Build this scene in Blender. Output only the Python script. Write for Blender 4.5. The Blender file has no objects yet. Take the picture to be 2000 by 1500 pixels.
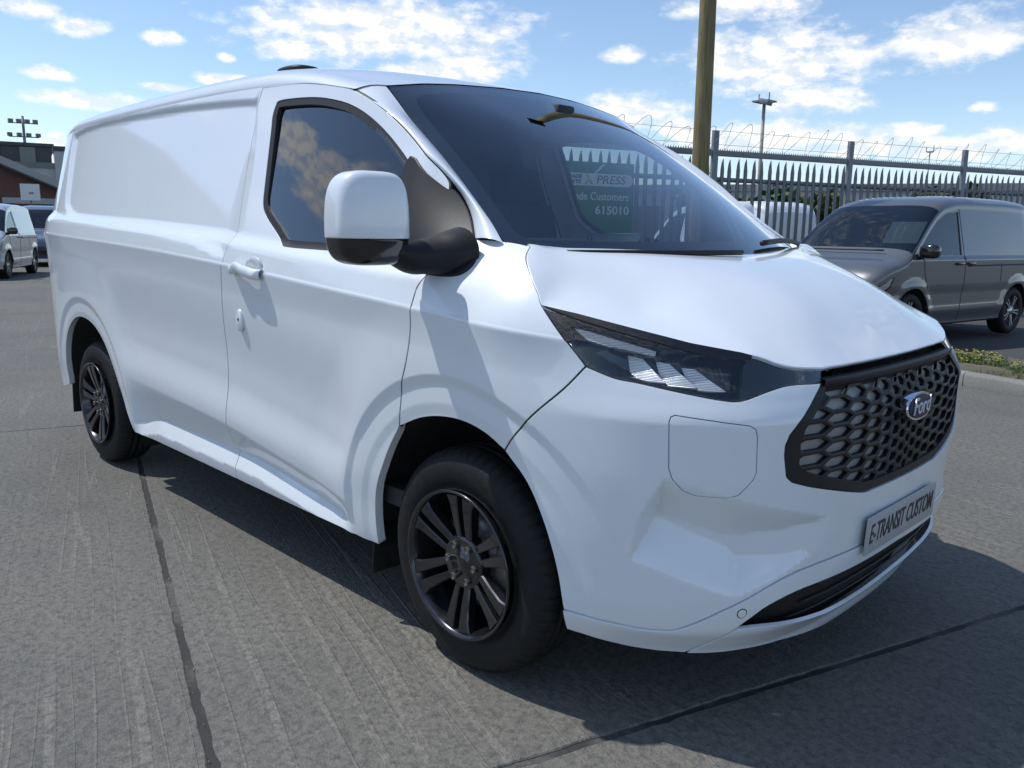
import bpy, bmesh, math, random
import numpy as np
from mathutils import Vector, Matrix
from mathutils.geometry import delaunay_2d_cdt
random.seed(7); np.random.seed(7)
scene = bpy.context.scene
C = scene.collection

# ---------------------------------------------------------------- camera
CAM = np.array([1.75675, -2.48958, 1.32111])
YAW, PITCH, ROLL, FPX = 2.361295, -0.182527, 0.0147, 1613.43
_d = Vector((math.cos(YAW)*math.cos(PITCH), math.sin(YAW)*math.cos(PITCH), math.sin(PITCH)))
_r = Vector((math.sin(YAW), -math.cos(YAW), 0)); _u = _r.cross(_d)
_r2 = _r*math.cos(ROLL)+_u*math.sin(ROLL); _u2 = -_r*math.sin(ROLL)+_u*math.cos(ROLL)
cd = bpy.data.cameras.new('camera'); cam = bpy.data.objects.new('camera', cd); C.objects.link(cam)
cd.sensor_width = 36.0; cd.lens = FPX/2000*36.0; cd.clip_start = 0.05; cd.clip_end = 3000
M = Matrix((_r2, _u2, -_d)).transposed().to_4x4(); M.translation = Vector(CAM); cam.matrix_world = M
scene.camera = cam

# ---------------------------------------------------------------- light and exposure
SUN = Vector((-0.52, -0.275, 1.0)).normalized()          # towards the sun
sl = bpy.data.lights.new('sun', 'SUN'); sl.energy = 2.7; sl.angle = math.radians(0.55); sl.color = (1.0, 0.98, 0.95)
so = bpy.data.objects.new('sun', sl); C.objects.link(so)
so.rotation_euler = SUN.to_track_quat('Z', 'Y').to_euler()
scene.view_settings.view_transform = 'Standard'; scene.view_settings.look = 'None'
scene.view_settings.gamma = 1.0; scene.view_settings.exposure = 0.34; scene.view_settings.use_curve_mapping = False
EOF_MARK = 0
# ---------------------------------------------------------------- node helpers
class NT:
    def __init__(s, tree): s.t = tree; s.n = tree.nodes; s.l = tree.links
    def node(s, typ, **kw):
        n = s.n.new(typ)
        for k, v in kw.items(): setattr(n, k, v)
        return n
    def _set(s, sock, v):
        if hasattr(v, 'is_output') or isinstance(v, bpy.types.NodeSocket): s.l.new(v, sock)
        else: sock.default_value = v
    def math(s, op, a, b=None, c=None, clamp=False):
        n = s.node('ShaderNodeMath', operation=op); n.use_clamp = clamp
        s._set(n.inputs[0], a)
        if b is not None: s._set(n.inputs[1], b)
        if c is not None: s._set(n.inputs[2], c)
        return n.outputs[0]
    def vmath(s, op, a, b=None):
        n = s.node('ShaderNodeVectorMath', operation=op); s._set(n.inputs[0], a)
        if b is not None: s._set(n.inputs[1], b)
        return n.outputs['Value'] if op in ('DOT_PRODUCT', 'LENGTH', 'DISTANCE') else n.outputs[0]
    def noise(s, vec=None, scale=5, detail=4, rough=0.5, dist=0.0, dim='3D', lac=2.0):
        n = s.node('ShaderNodeTexNoise', noise_dimensions=dim)
        if vec is not None: s.l.new(vec, n.inputs['Vector'])
        n.inputs['Scale'].default_value = scale; n.inputs['Detail'].default_value = detail
        n.inputs['Roughness'].default_value = rough; n.inputs['Distortion'].default_value = dist
        n.inputs['Lacunarity'].default_value = lac
        return n.outputs['Fac']
    def ramp(s, fac, stops, interp='LINEAR'):
        n = s.node('ShaderNodeValToRGB'); s.l.new(fac, n.inputs[0]); cr = n.color_ramp; cr.interpolation = interp
        while len(cr.elements) < len(stops): cr.elements.new(0.5)
        for e, (p, c) in zip(cr.elements, stops):
            e.position = p; e.color = (*c, 1) if len(c) == 3 else c
        return n.outputs[0]
    def mapr(s, v, a, b, c, d, clamp=True, smooth=False):
        n = s.node('ShaderNodeMapRange'); n.clamp = clamp
        if smooth: n.interpolation_type = 'SMOOTHSTEP'
        s._set(n.inputs[0], v)
        for i, q in enumerate((a, b, c, d)): s._set(n.inputs[1+i], q)
        return n.outputs[0]
    def mix(s, f, a, b, blend='MIX'):
        n = s.node('ShaderNodeMix', data_type='RGBA', blend_type=blend)
        s._set(n.inputs[0], f)
        for i, q in ((6, a), (7, b)):
            if isinstance(q, tuple) and len(q) == 3: q = (*q, 1)
            s._set(n.inputs[i], q)
        return n.outputs[2]
    def mapping(s, vec, scale=(1,1,1), rot=(0,0,0), loc=(0,0,0)):
        n = s.node('ShaderNodeMapping'); s.l.new(vec, n.inputs[0])
        n.inputs['Scale'].default_value = scale; n.inputs['Rotation'].default_value = rot; n.inputs['Location'].default_value = loc
        return n.outputs[0]

def mat(name, color=(0.5,0.5,0.5), rough=0.5, metal=0.0, spec=0.5, coat=0.0, coat_rough=0.03, build=None, emit=None):
    m = bpy.data.materials.new(name); m.use_nodes = True
    t = NT(m.node_tree); b = m.node_tree.nodes['Principled BSDF']
    b.inputs['Base Color'].default_value = (*color, 1); b.inputs['Roughness'].default_value = rough
    b.inputs['Metallic'].default_value = metal; b.inputs['Specular IOR Level'].default_value = spec
    b.inputs['Coat Weight'].default_value = coat; b.inputs['Coat Roughness'].default_value = coat_rough
    if emit: b.inputs['Emission Color'].default_value = (*emit[0], 1); b.inputs['Emission Strength'].default_value = emit[1]
    if build: build(t, b)
    return m
def grain(scale, amt, bump=0.0, rough=None, dist=0.01, big=None):
    """colour variation + fine relief on object/generated-free world-ish coordinates"""
    def f(t, b):
        tc = t.node('ShaderNodeTexCoord').outputs['Object']
        n = t.noise(tc, scale, 6, 0.6)
        base = tuple(b.inputs['Base Color'].default_value)[:3]
        v = n
        if big:
            n2 = t.noise(tc, big, 4, 0.55); v = t.math('ADD', t.math('MULTIPLY', n, 0.5), t.math('MULTIPLY', n2, 0.5))
        c = t.ramp(v, [(0.3, tuple(x*(1-amt) for x in base)), (0.7, tuple(min(1, x*(1+amt)) for x in base))])
        t.l.new(c, b.inputs['Base Color'])
        if rough: t.l.new(t.mapr(n, 0.3, 0.7, rough[0], rough[1]), b.inputs['Roughness'])
        if bump:
            bn = t.node('ShaderNodeBump'); bn.inputs['Strength'].default_value = bump; bn.inputs['Distance'].default_value = dist
            t.l.new(n, bn.inputs['Height']); t.l.new(bn.outputs[0], b.inputs['Normal'])
    return f

# ---------------------------------------------------------------- object helpers
def link(o, parent=None):
    C.objects.link(o)
    if parent is not None: o.parent = parent
    return o
def empty(name, loc=(0,0,0), rz=0, label=None, cat=None, group=None, kind=None, parent=None):
    o = bpy.data.objects.new(name, None); o.empty_display_size = 0.1
    o.location = loc; o.rotation_euler = (0, 0, rz); link(o, parent)
    return tag(o, label, cat, group, kind)
def tag(o, label=None, cat=None, group=None, kind=None):
    for k, v in (('label', label), ('category', cat), ('group', group), ('kind', kind)):
        if v: o[k] = v
    return o
def mesh_obj(name, verts, faces, material, parent=None, normals=None, smooth=True, mats=None, fmat=None):
    me = bpy.data.meshes.new(name)
    me.from_pydata([tuple(map(float, v)) for v in verts], [], [tuple(int(i) for i in f) for f in faces])
    if mats:
        for m in mats: me.materials.append(m)
        if fmat is not None: me.polygons.foreach_set('material_index', np.asarray(fmat, dtype=np.int32))
    elif material: me.materials.append(material)
    if smooth: me.polygons.foreach_set('use_smooth', np.ones(len(me.polygons), dtype=bool))
    me.update()
    if normals is not None: me.normals_split_custom_set_from_vertices([tuple(map(float, n)) for n in normals])
    return link(bpy.data.objects.new(name, me), parent)
def bm_obj(name, bm, material, parent=None, smooth=False, bevel=0.0, seg=2, angle=40, flat_angle=None):
    if bevel > 0:
        bmesh.ops.bevel(bm, geom=[e for e in bm.edges if e.is_manifold and e.calc_face_angle(0) > math.radians(angle)], offset=bevel, segments=seg, profile=0.5, affect='EDGES', clamp_overlap=True)
    bmesh.ops.recalc_face_normals(bm, faces=bm.faces)
    me = bpy.data.meshes.new(name); bm.to_mesh(me); bm.free()
    me.materials.append(material)
    if smooth or bevel > 0:
        me.polygons.foreach_set('use_smooth', np.ones(len(me.polygons), dtype=bool))
        try: me.set_sharp_from_angle(angle=math.radians(flat_angle or 40))
        except Exception: pass
    return link(bpy.data.objects.new(name, me), parent)
def add_box(bm, c, s, rot=None):
    r = bmesh.ops.create_cube(bm, size=1.0); vs = r['verts']
    for v in vs:
        v.co = Vector((v.co.x*s[0], v.co.y*s[1], v.co.z*s[2]))
        if rot is not None: v.co = rot @ v.co
        v.co += Vector(c)
    return vs
def add_cyl(bm, p0, p1, r0, r1=None, seg=12, cap=True):
    p0, p1 = Vector(p0), Vector(p1); r1 = r0 if r1 is None else r1
    d = p1-p0; q = d.to_track_quat('Z', 'Y')
    r = bmesh.ops.create_cone(bm, cap_ends=cap, segments=seg, radius1=r0, radius2=r1, depth=d.length)
    for v in r['verts']: v.co = q @ v.co + (p0+p1)/2
    return r['verts']
def add_prism(bm, pts, f0, f1):
    """pts 2D outline; f0,f1 map (a,b)->Vector for the two caps"""
    a = [bm.verts.new(f0(*p)) for p in pts]; b = [bm.verts.new(f1(*p)) for p in pts]
    bm.faces.new(a); bm.faces.new(b[::-1]); n = len(pts)
    for i in range(n): bm.faces.new((a[i], b[i], b[(i+1) % n], a[(i+1) % n]))
def tube_mesh(pts, r, seg=6, closed=False):
    pts = [np.array(p, float) for p in pts]; V = []; F = []; n = len(pts); ref = np.array([0.13, 0.31, 0.94])
    rr = r if hasattr(r, '__len__') else [r]*n
    for i, p in enumerate(pts):
        a = pts[max(i-1, 0)]; b = pts[min(i+1, n-1)]; d = b-a; d /= np.linalg.norm(d)+1e-12
        e1 = np.cross(d, ref); e1 /= np.linalg.norm(e1)+1e-12; e2 = np.cross(d, e1)
        for k in range(seg):
            an = 2*math.pi*k/seg; V.append(p+rr[i]*(math.cos(an)*e1+math.sin(an)*e2))
    for i in range(n-1):
        for k in range(seg):
            F.append((i*seg+k, i*seg+(k+1) % seg, (i+1)*seg+(k+1) % seg, (i+1)*seg+k))
    F.append(tuple(range(seg))[::-1]); F.append(tuple((n-1)*seg+k for k in range(seg)))
    return V, F
def tube_obj(name, pts, r, material, parent=None, seg=6):
    V, F = tube_mesh(pts, r, seg); return mesh_obj(name, V, F, material, parent)
def lathe(prof, axis='y', seg=64, closed=False):
    """prof: (radius, axial) -> verts around the y axis"""
    V = []; F = []; n = len(prof)
    for k in range(seg):
        a = 2*math.pi*k/seg
        for r, h in prof: V.append((r*math.cos(a), h, r*math.sin(a)))
    for k in range(seg):
        k2 = (k+1) % seg
        for i in range(n-1 if not closed else n):
            j = (i+1) % n; F.append((k*n+i, k*n+j, k2*n+j, k2*n+i))
    return V, F
def text_obj(name, body, size, loc, rot, material, parent=None, extrude=0.002, shear=0.0, bold=0.0, align='CENTER', sx=1.0, maxw=None):
    cu = bpy.data.curves.new(name, 'FONT'); cu.body = body; cu.size = size; cu.extrude = extrude; cu.shear = shear; cu.offset = bold
    cu.align_x = align; cu.align_y = 'CENTER'
    tmp = bpy.data.objects.new(name+'_tmp', cu); C.objects.link(tmp)
    dg = bpy.context.evaluated_depsgraph_get(); dg.update()
    me = bpy.data.meshes.new_from_object(tmp.evaluated_get(dg)); bpy.data.objects.remove(tmp, do_unlink=True)
    if maxw:
        xs = [v.co.x for v in me.vertices]; w = max(xs)-min(xs); sx = maxw/w
    xs = [v.co.x for v in me.vertices]; cx_ = (max(xs)+min(xs))/2 if align == 'CENTER' else 0.0
    for v in me.vertices: v.co.x = (v.co.x-cx_)*sx
    me.materials.clear(); me.materials.append(material)
    o = link(bpy.data.objects.new(name, me), parent); o.matrix_local = Matrix.Translation(Vector(loc)) @ rot.to_4x4()
    return o

# ---------------------------------------------------------------- numeric helpers
def spl(xs, ys, x):
    """monotone-ish cubic (pchip) interpolation, linear extrapolation clamped"""
    xs = np.asarray(xs, float); ys = np.asarray(ys, float); x = np.asarray(x, float)
    h = np.diff(xs); dl = np.diff(ys)/h; m = np.zeros_like(xs)
    m[0], m[-1] = dl[0], dl[-1]
    for i in range(1, len(xs)-1):
        if dl[i-1]*dl[i] > 0:
            w1 = 2*h[i]+h[i-1]; w2 = h[i]+2*h[i-1]; m[i] = (w1+w2)/(w1/dl[i-1]+w2/dl[i])
    xc = np.clip(x, xs[0], xs[-1]); i = np.clip(np.searchsorted(xs, xc)-1, 0, len(xs)-2)
    t = (xc-xs[i])/h[i]
    return ((2*t**3-3*t**2+1)*ys[i]+(t**3-2*t**2+t)*h[i]*m[i]+(-2*t**3+3*t**2)*ys[i+1]+(t**3-t**2)*h[i]*m[i+1])
def sm(a, b, x):
    t = np.clip((np.asarray(x, float)-a)/(b-a), 0, 1); return t*t*(3-2*t)
def catmull(P, n=8, closed=False):
    P = [np.array(p, float) for p in P]; N = len(P); out = []
    rng = range(N if closed else N-1)
    for i in rng:
        p0 = P[(i-1) % N] if closed or i > 0 else 2*P[0]-P[1]
        p1 = P[i]; p2 = P[(i+1) % N]
        p3 = P[(i+2) % N] if closed or i < N-2 else 2*P[-1]-P[-2]
        for k in range(n):
            t = k/n
            out.append(0.5*((2*p1)+(-p0+p2)*t+(2*p0-5*p1+4*p2-p3)*t*t+(-p0+3*p1-3*p2+p3)*t**3))
    if not closed: out.append(P[-1])
    return np.array(out)
def poly_dist(pts, poly, closed=True):
    """unsigned distance from pts (N,2) to polyline"""
    poly = np.asarray(poly, float); pts = np.asarray(pts, float); best = np.full(len(pts), 1e9)
    n = len(poly)
    for i in range(n if closed else n-1):
        a = poly[i]; b = poly[(i+1) % n]; ab = b-a; L = ab@ab+1e-15
        t = np.clip(((pts-a)@ab)/L, 0, 1); q = a+t[:, None]*ab
        best = np.minimum(best, np.hypot(*(pts-q).T))
    return best
def pip(pts, poly):
    pts = np.asarray(pts, float); poly = np.asarray(poly, float); x, y = pts[:, 0], pts[:, 1]; ins = np.zeros(len(pts), bool)
    n = len(poly); j = n-1
    for i in range(n):
        xi, yi = poly[i]; xj, yj = poly[j]
        if yi != yj:
            c = ((yi > y) != (yj > y)) & (x < (xj-xi)*(y-yi)/(yj-yi)+xi); ins ^= c
        j = i
    return ins
def sdist(pts, poly):
    """signed distance, positive inside"""
    d = poly_dist(pts, poly); return np.where(pip(pts, poly), d, -d)
def resample(poly, step, closed=True):
    poly = np.asarray(poly, float); out = []; n = len(poly)
    for i in range(n if closed else n-1):
        a, b = poly[i], poly[(i+1) % n]; k = max(1, int(math.ceil(np.linalg.norm(b-a)/step)))
        for q in range(k): out.append(a+(b-a)*q/k)
    if not closed: out.append(poly[-1])
    return np.array(out)
def dedupe(p, tol=1e-3):
    p = np.asarray(p, float); out = [p[0]]
    for q in p[1:]:
        if np.hypot(*(q-out[-1])) > tol: out.append(q)
    if np.hypot(*(out[0]-out[-1])) <= tol: out.pop()
    return np.array(out)
def area2(p): 
    x, y = np.asarray(p).T[:2]; return 0.5*np.sum(x*np.roll(y, -1)-np.roll(x, -1)*y)
def snormal(S, U, eps=0.002):
    a = S(U+[eps, 0])-S(U-[eps, 0]); b = S(U+[0, eps])-S(U-[0, eps]); n = np.cross(a, b)
    return n/(np.linalg.norm(n, axis=1)[:, None]+1e-12)
def panel(name, S, outline, material, parent, step=0.015, holes=(), edge=0.0009, flange=0.02, flip=False, mirror=True, off=0.0, lines=(), label=None, hole_flange=None, warp=None, polar=(), bands=()):
    """a body panel: trimmed parametric surface S((N,2))->(N,3), analytic normals, rolled edge and flange.
       returns [right, left] objects (left = mirrored in y)"""
    outline = dedupe(outline); holes = [dedupe(h) for h in holes]
    if area2(outline) < 0: outline = outline[::-1]
    loops = [resample(outline, step)] + [resample(np.asarray(h, float) if area2(h) < 0 else np.asarray(h, float)[::-1], step) for h in holes]
    lo = outline.min(0); hi = outline.max(0)
    gx, gy = np.meshgrid(np.arange(lo[0]+step/2, hi[0], step), np.arange(lo[1]+step/2, hi[1], step), indexing='ij')
    G = np.stack([gx.ravel(), gy.ravel()], 1)
    if warp is not None:      # rows follow the crease line instead of lying level
        ex_ = np.abs(warp(np.linspace(lo[0], hi[0], 50))).max()
        gx, gy = np.meshgrid(np.arange(lo[0]+step/2, hi[0], step), np.arange(lo[1]-ex_, hi[1]+ex_, step), indexing='ij')
        G = np.stack([gx.ravel(), gy.ravel()], 1); G[:, 1] += warp(G[:, 0])
    for cx, cz, r0, r1 in polar:   # rings round a wheel arch
        rr = np.hypot(G[:, 0]-cx, G[:, 1]-cz); G = G[(rr > r1+step*0.5) | (G[:, 1] < 0.16)]
        for r in np.arange(r0, r1, step*0.8):
            a = np.linspace(-0.2*math.pi, 1.2*math.pi, int(1.4*math.pi*r/step)); G = np.concatenate([G, np.stack([cx+r*np.cos(a), cz+r*np.sin(a)], 1)])
    keep = pip(G, loops[0])
    for h in loops[1:]: keep &= ~pip(G, h)
    G = G[keep]; dm = np.full(len(G), 1e9)
    for l in loops: dm = np.minimum(dm, poly_dist(G, l))
    G = G[dm > step*0.45]
    for fb, xa, xb, la, lb in bands:      # strips meshed by the feature lines alone
        hb = G[:, 1]-fb(G[:, 0]); G = G[~((G[:, 0] > xa) & (G[:, 0] < xb) & (hb > la) & (hb < lb))]
    ex = []
    for ln in lines:
        q = resample(np.asarray(ln, float), step, closed=False); k = pip(q, loops[0])
        for h in loops[1:]: k &= ~pip(q, h)
        q = q[k]
        if len(q): G = G[poly_dist(G, q, False) > step*0.4]; ex.append(q)
    B = np.concatenate(loops); edges = []; o = 0
    for l in loops:
        n = len(l); edges += [(o+i, o+(i+1) % n) for i in range(n)]; o += n
    P = np.concatenate([B, G]+ex)
    res = delaunay_2d_cdt([Vector(p) for p in P], edges, [], 0, 1e-7)
    V2 = np.array([tuple(v) for v in res[0]]); T = np.array([f for f in res[2] if len(f) == 3])
    cen = V2[T].mean(1); k = pip(cen, loops[0])
    for h in loops[1:]: k &= ~pip(cen, h)
    T = T[k]
    sg = -1.0 if flip else 1.0
    X = S(V2); Nn = snormal(S, V2)*sg; X = X+Nn*off
    verts = [X]; norms = [Nn]; faces = [T if not flip else T[:, ::-1]]; base = len(X)
    for li, l in enumerate(loops):
        fl = flange if li == 0 or hole_flange is None else hole_flange
        n = len(l); t = np.roll(l, -1, 0)-np.roll(l, 1, 0); onrm = np.stack([t[:, 1], -t[:, 0]], 1); onrm /= np.linalg.norm(onrm, axis=1)[:, None]+1e-12
        p0 = S(l); nn = snormal(S, l)*sg; p0 = p0+nn*off
        q = S(l+onrm*0.002)+nn*off-p0; q -= nn*np.sum(q*nn, 1)[:, None]; q /= np.linalg.norm(q, axis=1)[:, None]+1e-12
        p1 = p0+q*edge-nn*edge; p2 = p1-nn*fl
        n1 = q+nn; n1 /= np.linalg.norm(n1, axis=1)[:, None]
        verts += [p0, p1, p1, p2]; norms += [nn, n1, q, q]
        f = []
        for i in range(n):
            j = (i+1) % n
            for a, b in ((0, n), (2*n, 3*n)):
                f.append((base+a+i, base+b+i, base+b+j, base+a+j) if not flip else (base+a+j, base+b+j, base+b+i, base+a+i))
        faces.append(f); base += 4*n
    V = np.concatenate(verts); N_ = np.concatenate(norms); F = [tuple(x) for fs in faces for x in fs]
    out = [mesh_obj(name, V, F, material, parent, N_)]
    if mirror:
        out.append(mesh_obj(name, V*[1, -1, 1], [f[::-1] for f in F], material, parent, N_*[1, -1, 1]))
    if label:
        for o_ in out: o_['label'] = label
    return out
def grid_obj(name, P, material, parent=None, flip=False, closed_u=False, closed_v=False, smooth=True):
    """P (nu,nv,3)"""
    nu, nv = P.shape[:2]; F = []
    for i in range(nu if closed_u else nu-1):
        for j in range(nv if closed_v else nv-1):
            a, b, c, d = i*nv+j, ((i+1) % nu)*nv+j, ((i+1) % nu)*nv+(j+1) % nv, i*nv+(j+1) % nv
            F.append((a, b, c, d) if not flip else (d, c, b, a))
    return mesh_obj(name, P.reshape(-1, 3), F, material, parent, smooth=smooth)
# ---------------------------------------------------------------- world: clear sky with fair-weather cumulus
world = bpy.data.worlds.new('World'); scene.world = world; world.use_nodes = True
wt = NT(world.node_tree); bg = world.node_tree.nodes['Background']
sky = wt.node('ShaderNodeTexSky', sky_type='NISHITA'); sky.sun_disc = False
sky.sun_elevation = math.asin(SUN.z); sky.sun_rotation = math.atan2(SUN.x, SUN.y)
sky.air_density = 1.0; sky.dust_density = 0.15; sky.ozone_density = 2.2; sky.altitude = 400
gen = wt.node('ShaderNodeTexCoord').outputs['Generated']
dirv = wt.vmath('NORMALIZE', gen); sx = wt.node('ShaderNodeSeparateXYZ'); wt.l.new(dirv, sx.inputs[0])
az = wt.math('ARCTAN2', sx.outputs[1], sx.outputs[0]); el = wt.math('ARCSINE', sx.outputs[2])
azel = wt.node('ShaderNodeCombineXYZ'); wt.l.new(wt.math('MULTIPLY', az, 1.0), azel.inputs[0]); wt.l.new(wt.math('MULTIPLY', el, 1.9), azel.inputs[1])
det = wt.noise(azel.outputs[0], 26, 5, 0.60, 0.0)
det2 = wt.noise(wt.mapping(azel.outputs[0], loc=(0.008, -0.015, 0)), 26, 3, 0.60, 0.0)
# cloud banks: (azimuth deg, elevation deg, half width, half height)
BANKS = [(143.93, 12.5, 9.47, 2.05), (139.64, 10.23, 5.05, 0.92), (118.29, 10.69, 6.07, 2.1), (116.59, 8.34, 3.86, 0.84), (108.35, 11.3, 3.72, 1.68), (120.99, 13.89, 4.58, 0.85), (162.14, 7.32, 3.06, 0.57), (163.63, 8.62, 1.27, 0.47), (161.98, 11.31, 1.57, 0.65), (153.86, 9.04, 1.91, 0.39), (157.29, 11.09, 1.22, 0.45), (128.48, 11.35, 1.26, 0.61), (127.78, 7.93, 3.8, 1.13), (118.9, 6.09, 6.36, 1.06), (112.79, 5.5, 4.51, 0.73), (108.54, 5.24, 3.18, 0.76), (124.41, 6.79, 1.96, 0.7), (164.27, 11.84, 1.56, 0.48), (157.16, 8.36, 1.77, 0.29), (105.28, 5.56, 1.76, 0.96), (165.24, 12.23, 1.65, 0.52), (153.8, 10.28, 0.61, 0.29), (111.14, 6.35, 2.23, 0.47), (163.56, 4.43, 1.21, 0.81), (150.07, 11.07, 2.54, 0.74), (106.9, 7.47, 0.78, 0.34), (205.5, 21.5, 4, 1.6), (210.5, 20.8, 5, 2.0), (215.5, 22.5, 3.5, 1.6), (206, 15.8, 2.5, 1.2), (210.5, 14, 4, 1.6), (197, 19.5, 3, 1.3), (228, 16, 7, 2.4), (240, 24, 6, 2)]
ae = wt.node('ShaderNodeCombineXYZ'); wt.l.new(wt.math('PINGPONG', az, 2*math.pi) if False else wt.math('WRAP', az, 2*math.pi, 0.0), ae.inputs[0]); wt.l.new(el, ae.inputs[1])
qmin = None
for a, e, wa, we in BANKS:
    n = wt.node('ShaderNodeVectorMath', operation='MULTIPLY_ADD'); wt.l.new(ae.outputs[0], n.inputs[0])
    n.inputs[1].default_value = (1/math.radians(wa), 1/math.radians(we), 0); n.inputs[2].default_value = (-a/wa, -e/we, 0)
    q = wt.vmath('DOT_PRODUCT', n.outputs[0], n.outputs[0]); qmin = q if qmin is None else wt.math('MINIMUM', qmin, q)
fmax = wt.math('MAXIMUM', wt.math('SUBTRACT', 1.0, qmin), -1.2)
# scattered field for the rest of the dome, on a flat cloud deck
dz = wt.math('ADD', wt.math('MAXIMUM', sx.outputs[2], 0.0), 0.16)
pl = wt.node('ShaderNodeCombineXYZ'); wt.l.new(wt.math('DIVIDE', sx.outputs[0], dz), pl.inputs[0]); wt.l.new(wt.math('DIVIDE', sx.outputs[1], dz), pl.inputs[1])
fld = wt.noise(pl.outputs[0], 0.85, 4, 0.52, 0.1); fld = wt.mapr(fld, 0.49, 0.72, -1.0, 1.1, clamp=True)
fwd = wt.vmath('DOT_PRODUCT', dirv, (math.cos(YAW), math.sin(YAW), 0.12)); away = wt.mapr(fwd, 0.90, 0.76, 0.0, 1.0, smooth=True)
fld = wt.math('SUBTRACT', wt.math('MULTIPLY', wt.math('ADD', fld, 1.2), away), 1.2)
dens = wt.math('ADD', wt.math('MAXIMUM', fmax, fld), wt.math('MULTIPLY', wt.math('SUBTRACT', det, 0.5), 3.8))
cl = wt.mapr(dens, -0.45, 1.15, 0.0, 0.94, smooth=True)
lit = wt.mapr(wt.math('SUBTRACT', det, det2), -0.07, 0.07, 0.0, 1.0); thick = wt.mapr(dens, 0.4, 2.2, 1.0, 0.55)
shade = wt.math('ADD', wt.math('MULTIPLY', lit, 0.55), wt.math('MULTIPLY', thick, 0.45))
ccol = wt.ramp(shade, [(0.25, (5.0, 5.4, 6.0)), (0.8, (7.2, 7.1, 6.9))])
skyc = sky.outputs[0]
haze = wt.mapr(el, math.radians(-2), math.radians(9), 0.55, 0.0, smooth=True)
skyh = wt.mix(haze, skyc, (4.6, 5.6, 6.8))
col = wt.mix(cl, skyh, ccol)
wt.l.new(col, bg.inputs[0]); bg.inputs[1].default_value = 0.125
# ---------------------------------------------------------------- materials
def paint_build(t, b):
    tc = t.node('ShaderNodeTexCoord').outputs['Object']
    n = t.noise(tc, 9, 5, 0.6); n2 = t.noise(tc, 260, 2, 0.5)
    t.l.new(t.mapr(n, 0.3, 0.75, 0.008, 0.040), b.inputs['Coat Roughness'])
    base = tuple(b.inputs['Base Color'].default_value)[:3]
    t.l.new(t.ramp(n, [(0.2, tuple(x*0.965 for x in base)), (0.75, base)]), b.inputs['Base Color'])
    bn = t.node('ShaderNodeBump'); bn.inputs['Strength'].default_value = 0.02; bn.inputs['Distance'].default_value = 0.002
    t.l.new(n2, bn.inputs['Height']); t.l.new(bn.outputs[0], b.inputs['Coat Normal'])
def paint(name, col, flake=0.0, rough=0.35):
    m = mat(name, col, rough, flake, 0.5, 1.0, 0.04, build=paint_build); return m
M_WHITE = paint('white_paint', (0.79, 0.83, 0.87))
M_GREY = paint('grey_metallic_paint', (0.115, 0.12, 0.13), 0.35, 0.36)
M_SILVER = paint('silver_metallic_paint', (0.50, 0.52, 0.54), 0.6, 0.34)
M_BLUE = paint('blue_metallic_paint', (0.035, 0.075, 0.14), 0.4, 0.34)
M_BLKPL = mat('black_textured_plastic', (0.016, 0.016, 0.018), 0.50, spec=0.3, build=grain(420, 0.2, 0.10, (0.42, 0.56), 0.0004))
M_BLKGL = mat('gloss_black_plastic', (0.008, 0.008, 0.009), 0.12, coat=0.6, build=grain(30, 0.2))
M_RUBBER = mat('window_rubber', (0.014, 0.014, 0.015), 0.55, build=grain(160, 0.3, 0.2, None, 0.0005))
M_TYRE = mat('tyre_rubber', (0.015, 0.015, 0.0155), 0.66, spec=0.25, build=grain(45, 0.35, 0.35, (0.5, 0.75), 0.0012))
M_WELL = mat('wheel_arch_liner', (0.012, 0.012, 0.012), 0.9, build=grain(40, 0.3, 0.3, None, 0.002))
M_RIM = mat('dark_alloy', (0.046, 0.046, 0.052), 0.24, 0.75, coat=0.6, build=grain(25, 0.12))
M_BARREL = mat('rim_barrel', (0.10, 0.10, 0.105), 0.4, 0.8, build=grain(25, 0.15))
M_STEEL = mat('brake_steel', (0.22, 0.21, 0.20), 0.42, 0.8, build=grain(60, 0.25, 0.1))
M_CHROME = mat('bright_chrome', (0.82, 0.83, 0.85), 0.10, 1.0, build=grain(40, 0.05))
M_BADGETXT = mat('badge_silver', (0.62, 0.64, 0.67), 0.35, 0.3, build=grain(40, 0.05))
M_BLUEBADGE = mat('badge_blue', (0.004, 0.012, 0.060), 0.3, spec=0.3, build=grain(40, 0.08))
M_PLATE = mat('plate_grey', (0.42, 0.43, 0.45), 0.36, 0.1, build=grain(70, 0.12, 0.02))
M_PLTXT = mat('plate_text', (0.012, 0.013, 0.018), 0.4, build=grain(50, 0.2))
M_DARK = mat('dark_interior_trim', (0.022, 0.023, 0.026), 0.62, build=grain(130, 0.25, 0.2, None, 0.001))
M_SEAT = mat('seat_fabric', (0.028, 0.03, 0.034), 0.9, build=grain(200, 0.35, 0.3, None, 0.001))
M_UNDER = mat('underbody_black', (0.010, 0.010, 0.010), 0.9, build=grain(15, 0.3))
M_GRBACK = mat('grille_backing_plate', (0.30, 0.30, 0.285), 0.42, build=grain(30, 0.1, 0.05))
M_LINER = mat('headliner', (0.16, 0.16, 0.16), 0.9, build=grain(120, 0.1))
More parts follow.
